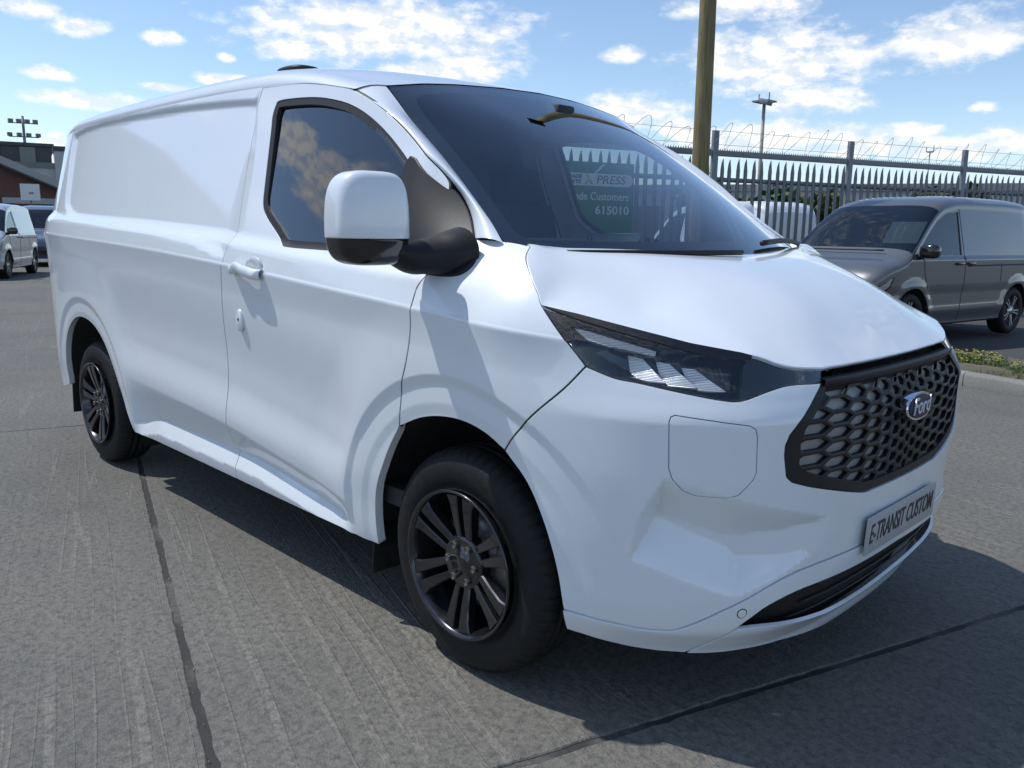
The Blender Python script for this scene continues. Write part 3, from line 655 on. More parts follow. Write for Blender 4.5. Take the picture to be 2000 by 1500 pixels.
def small_van(label, loc, head, pm, H=1.83, wb=2.69, hw=0.90, nose=0.80, tail=0.72, cat='van', glazed=False, black_trim=True, card=False, zb=1.06, pillar=None, aerial=False, rr=0.33, hoodz=1.0):
    root = empty('parked_van', loc, head, label=label, cat=cat)
    xr = -wb-tail
    top = [(xr,H-0.22),(xr+0.06,H-0.10),(xr+0.25,H-0.03),(xr+0.9,H),(-1.5,H),(-1.15,H-0.012),(-0.85,H-0.06),(-0.68,H-0.135),(0.10,hoodz+0.15),(0.20,hoodz+0.09),(0.48,hoodz+0.015),(0.66,hoodz-0.09),(nose-0.05,hoodz-0.20),(nose,hoodz-0.30)]
    tx = [p[0] for p in top]; tz = [p[1] for p in top]
    def ztop(x): return np.interp(x, tx, tz)*0.35+0.65*spl(tx, tz, x)
    def rad(x): return np.interp(x, [xr, -0.9, -0.4, 0.1, 0.4, nose], [0.17, 0.17, 0.12, 0.11, 0.13, 0.16])
    def plw(x): return hw*spl([xr, xr+0.05, xr+0.15, xr+0.5, -0.5, 0.25, 0.5, 0.65, nose-0.04, nose], [0.86,0.90,0.945,0.99,1.0,0.985,0.94,0.87,0.76,0.70], x)
    def width(x, z):
        w = plw(x); tum = 0.03*sm(zb-0.02, zb+0.03, z)+np.maximum(z-zb-0.03, 0)*0.22; low = 0.05*sm(0.50, 0.25, z)+0.018*sm(0.75, 0.62, z)*sm(0.40, 0.50, z)
        fl = np.maximum(sm(0.52, 0.40, np.hypot(x, z-rr)), sm(0.52, 0.40, np.hypot(x+wb, z-rr)))
        return w-tum-low+0.018*fl
    def S(U):
        U = np.asarray(U, float); x, t = U[:, 0], U[:, 1]; zt = ztop(x); r = rad(x); z1 = zt-r
        z = 0.24+(z1-0.24)*np.minimum(t, 1); y = width(x, z); th = np.clip(t-1, 0, 1)*math.pi/2
        ex = 0.42; z = np.where(t > 1, z1+r*np.sin(th)**0.72, z); y = np.where(t > 1, y*np.maximum(np.cos(th), 0)**ex, y)
        return np.stack([x, -y, z], 1)
    def T(x, z):
        x = np.atleast_1d(np.asarray(x, float)); z1 = ztop(x)-rad(x); return (np.asarray(z)-0.24)/(z1-0.24)
    def XZ(poly): return [(a, float(T(a, b)[0])) for a, b in poly]
    def Sm(U):   # param (x, z) below the shoulder, used for panels
        U = np.asarray(U, float); return S(np.stack([U[:, 0], T(U[:, 0], U[:, 1])], 1))
    def dims(x): return float((ztop(np.array([x]))-rad(np.array([x])))[0])
    ar = 0.385
    xs = np.linspace(xr, nose, 70); toprow = [(x, dims(x)) for x in xs]
    arc = lambda cx: [(cx+ar*math.cos(a), rr+ar*math.sin(a)) for a in np.linspace(0.0, math.pi, 18)]
    bot = [(nose,0.30),(0.55,0.26),(ar,0.25)]+arc(0.0)+[(-ar,0.25),(-wb+ar,0.25)]+arc(-wb)+[(-wb-ar,0.25),(xr,0.34)]
    # openings: door window, optional side glass
    wt_ = dims(-1.0)-0.02; wb0 = zb+0.045
    dwin = pillar or [(-1.12,wb0),(-1.14,wt_),(-0.86,wt_-0.02),(-0.60,wt_-0.12),(-0.26,wb0+0.18),(-0.10,wb0+0.03),(-0.10,wb0)]
    body = panel('body_side', Sm, toprow+bot, pm, root, step=0.035, holes=[dwin], flange=0.02)
    g = panel('door_window', Sm, inset0(dwin, -0.01), M_BGGLASS, root, step=0.06, off=-0.012, flange=0.002)
    if glazed:
        for w in ([(-1.24,wb0),(-1.24,wt_),(-2.15,wt_),(-2.15,wb0)], [(-2.25,wb0),(-2.25,wt_),(-2.95,wt_-0.02),(-3.12,wt_-0.12),(-3.14,wb0)]):
            panel('side_window', Sm, w, M_BLKGL, root, step=0.06, off=0.004, flange=0.006)
    # top shell incl. roof, bonnet, as one lofted sheet with the windscreen opening left out
    nx, nt = 90, 41; gx = np.linspace(xr, nose, nx)
    P = np.zeros((nx, nt, 3)); tt = np.linspace(-1, 1, nt)
    for j, q in enumerate(tt):
        U = np.stack([gx, 1+(1-abs(q))*np.ones(nx)], 1); Q = S(U); P[:, j] = Q*[1, 1 if q < 0 else -1, 1]
        P[:, j] = Q*[1, 1 if q < 0 else -1, 1]
    F = []; Wn = []
    for i in range(nx-1):
        for j in range(nt-1):
            f = (i*nt+j, (i+1)*nt+j, (i+1)*nt+j+1, i*nt+j+1)
            xm = (gx[i]+gx[i+1])/2; qm = abs((tt[j]+tt[j+1])/2)
            (Wn if -0.66 < xm < 0.06 and qm < 0.80 else F).append(f)
    mesh_obj('roof_and_bonnet', P.reshape(-1, 3), F, pm, root); mesh_obj('windscreen', P.reshape(-1, 3), Wn, M_BGGLASS, root)
    # nose and tail caps
    for x, nm in ((nose, 'front_bumper'), (xr, 'tail_door')):
        lo = S(np.stack([np.full(12, x), np.linspace(0.10 if x > 0 else 0.05, 1, 12)], 1)); hi = S(np.stack([np.full(20, x), np.linspace(1, 2, 20)], 1)); L = np.concatenate([lo, hi[1:]])
        rows = np.array([np.stack([L[:, 0]+(0.07 if x > 0 else -0.03)*math.sin(t*math.pi/2), L[:, 1]*(1-t), L[:, 2]], 1) for t in np.linspace(0, 1, 8)])
        for sg in (1, -1): grid_obj(nm, rows*[1, sg, 1], pm, root, flip=(sg*(1 if x > 0 else -1) < 0))
    # grille, lamps
    bm = bmesh.new(); add_box(bm, (nose+0.055, 0, 0.50), (0.05, 1.05, 0.24)); bm_obj('grille', bm, M_BLKGL, root, bevel=0.02)
    for sg in (1, -1):
        hl = panel('headlight', Sm, [(0.44,hoodz-0.16),(0.60,hoodz-0.26),(0.74,hoodz-0.30),(0.79,hoodz-0.30),(0.79,hoodz-0.42),(0.62,hoodz-0.36),(0.48,hoodz-0.25)], M_CHROME, root, step=0.03, off=0.003, flange=0.01, mirror=False)[0]
        rim = panel('headlight_bezel', Sm, [(0.41,hoodz-0.145),(0.60,hoodz-0.245),(0.75,hoodz-0.29),(0.795,hoodz-0.29),(0.795,hoodz-0.44),(0.61,hoodz-0.385),(0.46,hoodz-0.265)], M_BLKGL, root, step=0.03, off=0.0012, flange=0.006, mirror=False)[0]
        tl = panel('tail_lamp', Sm, [(xr+0.02,0.75),(xr+0.12,0.78),(xr+0.12,1.25),(xr+0.02,1.28)], M_TAIL, root, step=0.05, off=0.004, flange=0.006, mirror=False)[0]
        for o_ in (hl, rim, tl):
            if sg < 0:
                for v in o_.data.vertices: v.co.y *= -1
                o_.data.flip_normals()
        # mirror
        mm = empty('door_mirror', parent=root)
        gmm = se0(0.02-0.10, sg*(hw+0.10), zb+0.10, 0.075, 0.115, 0.085); grid_obj('mirror_shell', gmm, M_BLKGL if black_trim else pm, mm, closed_v=True)
        tube_obj('mirror_arm', [(-0.07, sg*(hw-0.06), zb+0.02), (-0.075, sg*(hw+0.05), zb+0.05)], [0.04, 0.03], M_BLKPL, mm, 8)
        for hx in (-1.02, -1.30):
            p = Sm(np.array([[hx, zb-0.06]]))[0]; bm = bmesh.new(); add_box(bm, (p[0], -sg*(p[1]-0.022), p[2]), (0.16, 0.022, 0.035)); bm_obj('door_handle', bm, pm if not black_trim else M_BLKGL, root, bevel=0.009, seg=2)
        for ln in ([(-0.16,zb+0.03),(-0.20,0.9),(-0.30,0.7)], [(-1.17,dims(-1.17)),(-1.18,1.2),(-1.18,0.7),(-1.16,0.28)], [(-2.16,zb-0.06),(-2.17,0.9),(-2.18,0.76)]):
            q = Sm(resample(np.array(ln), 0.05, False))*[1, sg, 1]; tube_obj('panel_gap', q, 0.0045, M_RUBBER, root, 4)
        q = Sm(resample(np.array([(-1.25,zb-0.09),(xr+0.1,zb-0.085)]), 0.08, False))*[1, sg, 1]; tube_obj('door_rail', q, 0.010, M_RUBBER, root, 4)
    # dark lower trim, liners, floor, cabin
    bm = bmesh.new(); add_box(bm, (-wb/2, 0, 0.33), (wb-2*ar+0.1, 2*hw-0.20, 0.22)); add_box(bm, (-wb/2, 0, 0.40), (wb+1.2, 1.1, 0.25)); bm_obj('underbody', bm, M_UNDER, root)
    for cx in (0.0, -wb):
        for sg in (1, -1):
            gl = [[(cx+(ar+0.01)*math.cos(a), sg*(hw-0.045), rr+(ar+0.01)*math.sin(a)), (cx+(ar+0.01)*math.cos(a), sg*(hw-0.3), rr+(ar+0.01)*math.sin(a)), (cx+0.1*math.cos(a), sg*(hw-0.32), rr+0.1*math.sin(a))] for a in np.linspace(-0.1, math.pi+0.1, 18)]
            grid_obj('wheel_arch_liner', np.array(gl), M_WELL, root)
    bm = bmesh.new(); add_box(bm, (-1.32, 0, 0.95), (0.03, 2*hw-0.28, 1.1)); bm_obj('bulkhead', bm, M_DARK, root)
    bm = bmesh.new(); add_box(bm, (-0.10, 0, 0.98), (0.40, 2*hw-0.2, 0.20)); bm_obj('dashboard', bm, M_DARK, root, bevel=0.04)
    for sy in (-0.38, 0.38):
        bm = bmesh.new(); add_box(bm, (-1.0, sy, 1.05), (0.16, 0.46, 0.6)); add_box(bm, (-1.05, sy, 1.45), (0.10, 0.24, 0.18)); bm_obj('seat', bm, M_SEAT, root, bevel=0.04)
    w0_ = make_alloy(root, rr, 0.205, M_ALLOY)
    for i, (cx, sg) in enumerate(((0, -1), (-wb, -1), (0, 1), (-wb, 1))):
        w = w0_
        if i:
            w = w0_.copy(); C.objects.link(w); w.parent = root
            for ch in w0_.children: c2 = ch.copy(); C.objects.link(c2); c2.parent = w
        w.location = (cx, sg*(hw-0.035), rr); w.rotation_euler = (0, 0.4*i+0.2, 0 if sg < 0 else math.pi)
    if card:
        a, b = S(np.array([[-0.40, 1.9]]))[0], 0; bm = bmesh.new(); add_box(bm, (-0.50, 0.42, 1.38), (0.006, 0.46, 0.34), Matrix.Rotation(math.radians(-38), 3, 'Y')); bm_obj('price_card', bm, M_CARD, root)
    if aerial:
        bm = bmesh.new(); add_prism(bm, [(-0.09,0),(0.07,0),(0.0,0.03),(-0.07,0.075),(-0.085,0.07)], lambda a, b: Vector((-1.35+a, -0.014, H-0.006+b)), lambda a, b: Vector((-1.35+a, 0.014, H-0.006+b))); bm_obj('roof_aerial', bm, M_BLKPL, root, bevel=0.005)
    q = [(0.16, y, ztop(np.array([0.10]))[0]+0.012) for y in np.linspace(-0.62, 0.55, 8)]; tube_obj('wiper', q, 0.010, M_BLKPL, root, 5)
    return root
def inset0(p, d):
    p = dedupe(p, 0.004)
    if area2(p) < 0: p = p[::-1]
    a = p-np.roll(p, 1, 0); b = np.roll(p, -1, 0)-p
    na = np.stack([-a[:, 1], a[:, 0]], 1)/np.linalg.norm(a, axis=1)[:, None]; nb = np.stack([-b[:, 1], b[:, 0]], 1)/np.linalg.norm(b, axis=1)[:, None]
    n = na+nb; n /= np.maximum(np.linalg.norm(n, axis=1)[:, None], 0.3); return p+n*d
def se0(cx, cy, cz, hx, hy, hz, n=3.4, nu=14, nv=20):
    c = lambda v: math.copysign(abs(v)**(2/n), v)
    return np.array([[(cx+hx*c(math.sin(math.pi*i/nu))*c(math.cos(2*math.pi*j/nv)), cy+hy*c(math.sin(math.pi*i/nu))*c(math.sin(2*math.pi*j/nv)), cz+hz*c(math.cos(math.pi*i/nu))) for j in range(nv)] for i in range(nu+1)])
def at_wheel(rear_xy, head, wb, hw):
    """van origin (front axle centre) from the ground point of its rear left wheel"""
    h = np.array([math.cos(head), math.sin(head)]); l = np.array([-h[1], h[0]]); p = np.array(rear_xy)-l*(hw-0.05)+h*wb; return (float(p[0]), float(p[1]), 0.0)
hd = math.radians(261)
small_van('dark grey metallic small van with a card in its windscreen, parked by the fence', at_wheel((-1.59,10.67), hd, 2.69, 0.90), hd, M_GREY, H=1.87, card=True, aerial=True)
hd = math.radians(-27)
small_van('silver small van parked by the brick building, the nearest of the far left row', (-21.89, 2.31, 0), hd, M_SILVER, H=1.85, black_trim=True)
small_van('pale glazed van partly hidden behind the silver van at far left', (-30.5, 3.2, 0), hd, M_SILVER, H=2.0, glazed=True)
small_van('dark blue glazed van standing behind the silver van', (-28.3, 5.6, 0), hd, M_BLUE, H=1.95, glazed=True)
small_van('white van standing behind the palisade fence, left of the grey van', (-9.6, 14.3, 0), math.radians(160), M_WHITE, H=2.0, wb=2.9)
# ================================================================ buildings
def brickm(t, b):
    tc = t.node('ShaderNodeTexCoord').outputs['Object']
    br = t.node('ShaderNodeTexBrick'); br.inputs['Scale'].default_value = 4.4; br.inputs['Mortar Size'].default_value = 0.02
    br.inputs['Color1'].default_value = (0.17, 0.062, 0.040, 1); br.inputs['Color2'].default_value = (0.12, 0.045, 0.032, 1); br.inputs['Mortar'].default_value = (0.22, 0.20, 0.18, 1)
    t.l.new(t.mapping(tc, rot=(math.pi/2, 0, 0)), br.inputs['Vector']); t.l.new(br.outputs['Color'], b.inputs['Base Color'])
M_BRICK = mat('red_brick', (0.15, 0.055, 0.038), 0.85, build=brickm)
def clad(c):
    def f(t, b):
        tc = t.node('ShaderNodeTexCoord').outputs['Object']; w = t.node('ShaderNodeTexWave'); w.inputs['Scale'].default_value = 1.2; w.bands_direction = 'X'; t.l.new(tc, w.inputs[0])
        bn = t.node('ShaderNodeBump'); bn.inputs['Strength'].default_value = 0.3; bn.inputs['Distance'].default_value = 0.03; t.l.new(w.outputs['Fac'], bn.inputs['Height']); t.l.new(bn.outputs[0], b.inputs['Normal'])
        n = t.noise(tc, 0.6, 4, 0.6); t.l.new(t.ramp(n, [(0.3, tuple(x*0.88 for x in c)), (0.7, c)]), b.inputs['Base Color'])
    return f
def cladm(name, c): return mat(name, c, 0.55, build=clad(c))
M_CLG = cladm('grey_cladding', (0.34, 0.345, 0.35)); M_CLD = cladm('charcoal_cladding', (0.055, 0.060, 0.068)); M_CLB = cladm('blue_cladding', (0.02, 0.06, 0.24)); M_CLM = cladm('mid_grey_cladding', (0.20, 0.205, 0.20)); M_ROOF = cladm('pale_roof_sheet', (0.42, 0.42, 0.38)); M_CLW = cladm('pale_cladding', (0.50, 0.51, 0.52))
def box_part(name, c, s, m, parent, bevel=0.0):
    bm = bmesh.new(); add_box(bm, c, s); return bm_obj(name, bm, m, parent, bevel=bevel)
# brick building with a pitched roof (left edge of the picture)
bb = empty('brick_building', (-56.85, 11.64, 0), math.radians(75), label='low red brick building with pale pitched roof behind the parked vans at left', cat='building')
# local x to the right in the picture, y away
bm = bmesh.new(); add_prism(bm, [(-14,0),(3.3,0),(3.3,3.3),(-5,7.05),(-14,3.2)], lambda a, b: Vector((a, 0, b)), lambda a, b: Vector((a, 14, b))); bm_obj('wall', bm, M_BRICK, bb)
bm = bmesh.new()
add_prism(bm, [(4.0,3.10),(4.0,3.55),(-5,7.62),(-5,7.15)], lambda a, b: Vector((a, -0.7, b)), lambda a, b: Vector((a, 14.5, b))); add_prism(bm, [(-5.02,7.62),(-5.02,7.15),(-15,2.6),(-15,3.1)], lambda a, b: Vector((a, -0.7, b)), lambda a, b: Vector((a, 14.5, b)))
bm_obj('roof', bm, M_ROOF, bb)
bm = bmesh.new(); add_prism(bm, [(4.02,2.98),(4.02,3.09),(-5,7.14),(-5,6.98)], lambda a, b: Vector((a, -0.74, b)), lambda a, b: Vector((a, -0.55, b))); bm_obj('gutter', bm, M_CLD, bb)
box_part('door', (2.55, -0.03, 1.2), (0.95, 0.08, 2.4), M_CLD, bb); box_part('fascia', (1.5, -0.04, 2.75), (3.2, 0.08, 0.35), M_CLW, bb)
for x in (-1.2, -4.2): box_part('window', (x, -0.04, 1.7), (1.4, 0.08, 1.1), M_BLKGL, bb)
# stadium-like hall with vertical coloured panels
st = empty('striped_hall', (-103.0, 23.6, 0), math.radians(75), label='dark hall with blue and grey vertical panels beyond the brick building', cat='building')
box_part('wall', (-16, 8, 4.9), (40.2, 16, 9.8), M_CLD, st); box_part('roof_edge', (-16, 8, 9.95), (40.8, 16.6, 0.35), M_CLD, st); box_part('raised_roof', (-14.0, 5, 10.3), (24, 9, 0.8), M_CLD, st)
for x, w, m in ((-4.6,3.2,M_CLM),(-1.7,1.8,M_CLB),(1.8,1.5,M_CLM),(-8.6,2.6,M_CLB),(-12.5,3.0,M_CLM),(-17,2.6,M_CLB)): box_part('panel', (x, -0.08, 5.0), (w, 0.18, 9.3), m, st)
# lower pale warehouse
wh = empty('pale_warehouse', (-88.6, 23.0, 0), math.radians(75), label='pale grey flat warehouse between the striped hall and the white van', cat='building')
box_part('wall', (-3, 6, 3.4), (22, 12, 6.8), M_CLW, wh); box_part('parapet', (-3, 6, 6.95), (22.3, 12.3, 0.5), M_CLM, wh); box_part('tower', (3.2, 1.5, 4.2), (4.6, 4, 8.4), M_CLW, wh); box_part('tower_cap', (3.2, 1.5, 8.55), (4.8, 4.2, 0.45), M_CLD, wh)
# flood mast over the hall
fm = empty('floodlight_mast', (-114, 28.2, 0), label='distant stadium floodlight mast above the striped hall', cat='light mast')
tube_obj('mast', [(0,0,0),(0,0,7),(0,0,14.2)], [0.25,0.2,0.14], M_CLM, fm, 8)
for zz, xs_ in ((13.6, (-1.3,-0.45,0.45,1.3)), (12.0, (-1.5,-0.5,0.5,1.5))):
    ax = np.array([math.cos(math.radians(70)), math.sin(math.radians(70))])
    tube_obj('cross_arm', [(-ax[0]*1.6, -ax[1]*1.6, zz-0.25), (ax[0]*1.6, ax[1]*1.6, zz-0.25)], 0.07, M_CLM, fm, 6)
    for q in xs_: box_part('floodlight', (ax[0]*q, ax[1]*q, zz), (0.4, 0.5, 0.42), M_CLM, fm)
# notice board on posts by the brick building
nb2 = empty('notice_board', (-48.0, 10.75, 0), math.radians(74), label='small white notice board on a post in front of the brick building', cat='sign')
box_part('board', (0, 0, 3.0), (0.9, 0.05, 0.85), M_SIGNW, nb2); box_part('post', (0, 0.06, 1.4), (0.09, 0.09, 2.9), M_GALV, nb2); box_part('symbol', (0.05, -0.03, 2.95), (0.22, 0.02, 0.12), M_CLG, nb2)
# long grey building beyond the fence
wf2 = empty('grey_shed', (-27.5, 55.7, 0), math.radians(26), label='long low grey industrial building seen through the palisade fence', cat='building')
box_part('wall', (0, 8, 2.3), (46, 16, 4.6), M_CLW, wf2); box_part('roof_edge', (0, 8, 4.75), (46.6, 16.6, 0.5), M_CLG, wf2)
for x in range(-18, 20, 6): box_part('shutter_door', (x, -0.05, 1.7), (3.6, 0.12, 3.4), M_CLM, wf2)
# big shed on the other side of the yard (it shows as a reflection in the van's flank and glass)
sh = empty('yard_shed', (-23.4, -7.9, 0), math.radians(-71.5), label='large grey gabled workshop across the yard, mirrored in the flank of the white van', cat='building')
bm = bmesh.new(); add_prism(bm, [(-6.8,0),(11,0),(11,4.3),(0,7.55),(-6.8,7.15)], lambda a, b: Vector((a, 0, b)), lambda a, b: Vector((a, -20, b))); bm_obj('wall', bm, M_CLM, sh)
bm = bmesh.new(); add_prism(bm, [(11.5,4.15),(11.5,4.45),(0,7.86),(-7.2,7.45),(-7.2,7.15),(0,7.56)], lambda a, b: Vector((a, 0.4, b)), lambda a, b: Vector((a, -20.4, b))); bm_obj('roof', bm, M_CLD, sh)
box_part('shutter_door', (-3, 0.04, 1.9), (4.5, 0.1, 3.8), M_CLD, sh); box_part('shutter_door', (4, 0.04, 1.9), (4.5, 0.1, 3.8), M_CLD, sh)
# ================================================================ trees beyond the fence
M_LEAF = leafy('tree_leaves', (0.028, 0.052, 0.014), (0.075, 0.11, 0.03), 0.6, 1.5)
M_BARK = mat('bark', (0.09, 0.07, 0.05), 0.9, build=grain(12, 0.35, 0.5))
def tree(loc, h, r, label, seed, n=2600):
    rr_ = random.Random(seed); root = empty('tree', loc, label=label, cat='tree', group='trees beyond the fence')
    tube_obj('trunk', [(0,0,0),(0.1,0,h*0.35),(0.05,0.1,h*0.7)], [0.22,0.16,0.07], M_BARK, root, 8)
    for k in range(5):
        a = rr_.uniform(0, 6.28); tube_obj('limb', [(0.05,0,h*0.35),(math.cos(a)*r*0.35, math.sin(a)*r*0.35, h*0.55),(math.cos(a)*r*0.7, math.sin(a)*r*0.7, h*rr_.uniform(0.6,0.85))], [0.09,0.06,0.02], M_BARK, root, 6)
    cl = [(rr_.gauss(0, r*0.42), rr_.gauss(0, r*0.42), h*rr_.uniform(0.36, 0.88), rr_.uniform(0.22, 0.45)*r) for _ in range(26)]
    V = []; F = []
    for k in range(n):
        cx, cy, cz, cr = rr_.choice(cl); d = Vector((rr_.gauss(0,1), rr_.gauss(0,1), rr_.gauss(0,0.8))).normalized()*cr*rr_.uniform(0.55, 1.05)
        p = Vector((cx, cy, cz))+d; q = Vector((rr_.uniform(-1,1), rr_.uniform(-1,1), rr_.uniform(-1,1))).normalized(); e = q.orthogonal().normalized(); s = rr_.uniform(0.10, 0.22); b0 = len(V)
        V += [p-q*s, p+e*s*0.6, p+q*s, p-e*s*0.6]; F.append((b0, b0+1, b0+2, b0+3))
    mesh_obj('crown', V, F, M_LEAF, root, smooth=False)
for i, (px, py, h, r, lb) in enumerate([(-15.9,25.6,3.35,1.5,'dark bushy tree behind the fence just right of the floodlight column'),(-14.0,28.6,3.2,1.6,'dark tree behind the fence left of its middle post'),(-10.9,36.2,3.4,1.9,'olive tree behind the fence right of its middle post')]):
    tree((px, py, 0), h, r, lb, 40+i)
# ================================================================ white van: shape functions
# plan curve of the front, one arc-length parameter s (s = x along the side)
_pc = catmull([(0.0,-1.0),(0.12,-1.0),(0.26,-0.985),(0.40,-0.947),(0.54,-0.890),(0.66,-0.818),(0.755,-0.728),(0.818,-0.625),(0.858,-0.50),(0.881,-0.35),(0.891,-0.18),(0.894,0.0),(0.891,0.18)], 12)
_k0 = 12; _ds = np.concatenate([[0], np.cumsum(np.hypot(*np.diff(_pc, axis=0).T))]); _ss = _ds-_ds[_k0]+0.12
S_MID = float(np.interp(0.0, _pc[-40:, 1], _ss[-40:]))
def plan(s):
    s = np.asarray(s, float)
    x = np.where(s < 0.12, s, np.interp(s, _ss, _pc[:, 0])); y = np.where(s < 0.12, -1.0, np.interp(s, _ss, _pc[:, 1]))
    e = 0.02
    def g(q): return np.where(q < 0.12, q, np.interp(q, _ss, _pc[:, 0])), np.where(q < 0.12, -1.0, np.interp(q, _ss, _pc[:, 1]))
    xa, ya = g(s-e); xb, yb = g(s+e); tx, ty = xb-xa, yb-ya; L = np.hypot(tx, ty)
    return x, y, ty/L, -tx/L                      # point, outward normal
def rear_scale(x): return spl([-4.06,-4.03,-3.98,-3.9,-3.8,-3.6,-3.3,-3.0,-2.6], [0.79,0.83,0.868,0.912,0.944,0.975,0.993,0.999,1.0], x)
def z_crease(x): return spl([-4.1,-3.48,-2.32,-1.37,-0.73,-0.17,0.25,0.5,0.8], [1.288,1.268,1.229,1.181,1.138,1.10,1.068,1.04,1.0], x)
def z_body(x): return spl([-2.8,-2.43,-1.44,-1.18,-0.67,-0.4], [0.60,0.575,0.517,0.485,0.42,0.38], x)
def z_sill(x): return spl([-2.6,-2.45,-2.17,-1.34,-0.83,-0.5,-0.38], [0.30,0.345,0.398,0.403,0.356,0.312,0.296], x)
RECESS = np.array([(-3.62,1.80),(-3.56,1.848),(-3.3,1.868),(-2.9,1.874),(-2.3,1.868),(-1.8,1.85),(-1.44,1.826),(-1.40,1.80),(-1.25,1.24),(-1.7,1.262),(-2.16,1.292),(-3.0,1.338),(-3.28,1.362),(-3.42,1.40),(-3.50,1.47)])
RECESS = np.concatenate([catmull(RECESS[8:], 4), catmull(RECESS[:8], 4)[0:]]) if False else catmull(RECESS, 3, True)
POCKET = None
def side_off(x, z):
    """outward offset from half width 1.0"""
    zc = z_crease(x); h = z-zc
    wf = sm(-0.34, 0.14, x)
    sp = lambda q, e=0.004: 0.5*(q+np.sqrt(q*q+e*e))             # rounded ramp
    hp = sp(h)
    up = 0.010-0.25*hp-0.030*sm(0.070, 0.125, h)-0.03*sp(h-0.11, 0.03)
    upf = 0.010-0.38*hp-2.3*hp*hp
    upper = up*(1-wf)+upf*wf
    upper = upper-0.045*sm(-0.95, -0.2, x)*sm(0.15, 0.5, h)
    # lower
    zb = z_body(x); zs = z_sill(x); arch = np.maximum(sm(0.66, 0.50, np.hypot(x, z-0.345)), sm(0.72, 0.54, np.hypot(x+3.1, z-0.345)))
    inx = sm(-2.75, -2.45, x)*sm(-0.40, -0.62, x)
    lowz = spl([0.10,0.17,0.23,0.28,0.32,0.42,0.55,0.70,0.85,1.0,1.12,1.3], [-0.14,-0.10,-0.060,-0.040,-0.032,-0.022,-0.010,-0.006,-0.004,-0.001,0.003,0.004], z)
    scul = -0.018*sm(0.03, 0.20, z-zb)*sm(0.55, 0.26, z-zb)                   # concave flank above the body line
    tq = (zb-z)/np.maximum(zb-zs, 0.03); spq = lambda q, e: 0.5*(q+np.sqrt(q*q+e*e))
    und = -0.036*np.where(z > zs, np.minimum(spq(tq, 0.06), 1.0), 1-np.clip((zs-z)/0.066, 0, 1))                 # undercut between body line and sill
    lower = lowz+(scul+und)*inx*(1-arch)+0.010*sm(0.55, 0.62, z)*arch*0
    bl = sm(-0.003, 0.003, h); o = upper*bl+(lower+0.011*np.clip(1+h/0.11, 0, 1)**1.4)*(1-bl)
    # wheel arch rings: two undercut steps towards the lip
    r1 = np.hypot(x, z-0.345); r2 = np.hypot((x+3.1), z-0.345)
    for r, a, b in ((r1, 0.572, 0.487), (r2, 0.592, 0.512)):
        m = sm(0.13, 0.25, z)
        lr = lambda q: np.clip(q, 0, 1)
        o = o+m*(0.011*sm(0.82, 0.58, r)-0.0095*lr((a-r)/0.030)-0.0055*lr((b-r)/0.036))
    return o
def front_off(z, s):
    c = spl([0.10,0.17,0.20,0.235,0.27,0.32,0.40,0.50,0.62,0.74,0.86,0.93,0.99,1.05,1.12,1.3], [-0.15,-0.115,-0.098,-0.085,-0.06,-0.025,-0.008,0.0,0.008,0.014,0.014,-0.010,-0.042,-0.078,-0.13,-0.28], z)
    return c
def edge_ramp(U, poly, widths):
    """convex polygon (ccw) -> 0..1 plateau with an own ramp width per edge"""
    v = np.full(len(U), 1.0); n = len(poly)
    for i in range(n):
        a = np.array(poly[i]); b = np.array(poly[(i+1) % n]); t = (b-a)/np.linalg.norm(b-a); nrm = np.array([-t[1], t[0]])
        d = (U-a)@nrm; t_ = np.clip(d/widths[i], 0, 1); v = np.minimum(v, 0.75*t_+0.25*t_*t_*(3-2*t_))
    return v
FRONT_FEATS = [([(0.6602,0.7311),(0.6053,0.6250),(0.5830,0.5065),(0.8478,0.4110),(1.1338,0.5207),(1.1472,0.5977)], [0.036,0.036,0.12,0.10,0.30,0.11], -0.054)]      # (poly, widths, depth)
def SIDE(U):
    U = np.asarray(U, float); s, z = U[:, 0], U[:, 1]
    x, y, nx, ny = plan(s)
    wfr = sm(0.16, 0.80, x)
    o = side_off(x, z)*(1-wfr)+front_off(z, s)*wfr
    m = x < -1.0
    if m.any():
        d = sdist(U[m], RECESS); fade = sm(-1.30, -1.46, U[m][:, 0])
        o[m] += -0.017*sm(-0.010, 0.034, d)*fade
    m = x > 0.3
    if m.any():
        for poly, wd, dep in FRONT_FEATS: o[m] += dep*edge_ramp(U[m], poly, wd)
    sc = rear_scale(x)
    P = np.stack([x+nx*o, np.where(s < 0.12, (y-o)*sc, y+ny*o), z], 1)
    return P
def roof_drop(x): return spl([-4.06,-4.0,-3.85,-3.5,-3.0,-2.2,-1.75,-1.46,-1.1,-0.8,-0.6,-0.4], [0.115,0.075,0.038,0.014,0.004,0.0,0.004,0.012,0.036,0.085,0.128,0.18], x)
def z_gut(x): return 1.885-roof_drop(x)
def gut_w(x):
    z = z_gut(x); return -SIDE(np.stack([x, z], 1))[:, 1]
def ROOF(U):
    """U = (x, v) v in [-1,1] across"""
    U = np.asarray(U, float); x, v = U[:, 0], U[:, 1]
    zg = z_gut(x); W = gut_w(x); zr = 2.0-roof_drop(x)*1.12
    a = np.abs(v); z = zg+(zr-zg)*np.power(np.maximum(1-np.power(np.maximum(a, 1e-6), 3.8), 0), 0.42)
    return np.stack([x, v*W, z], 1)
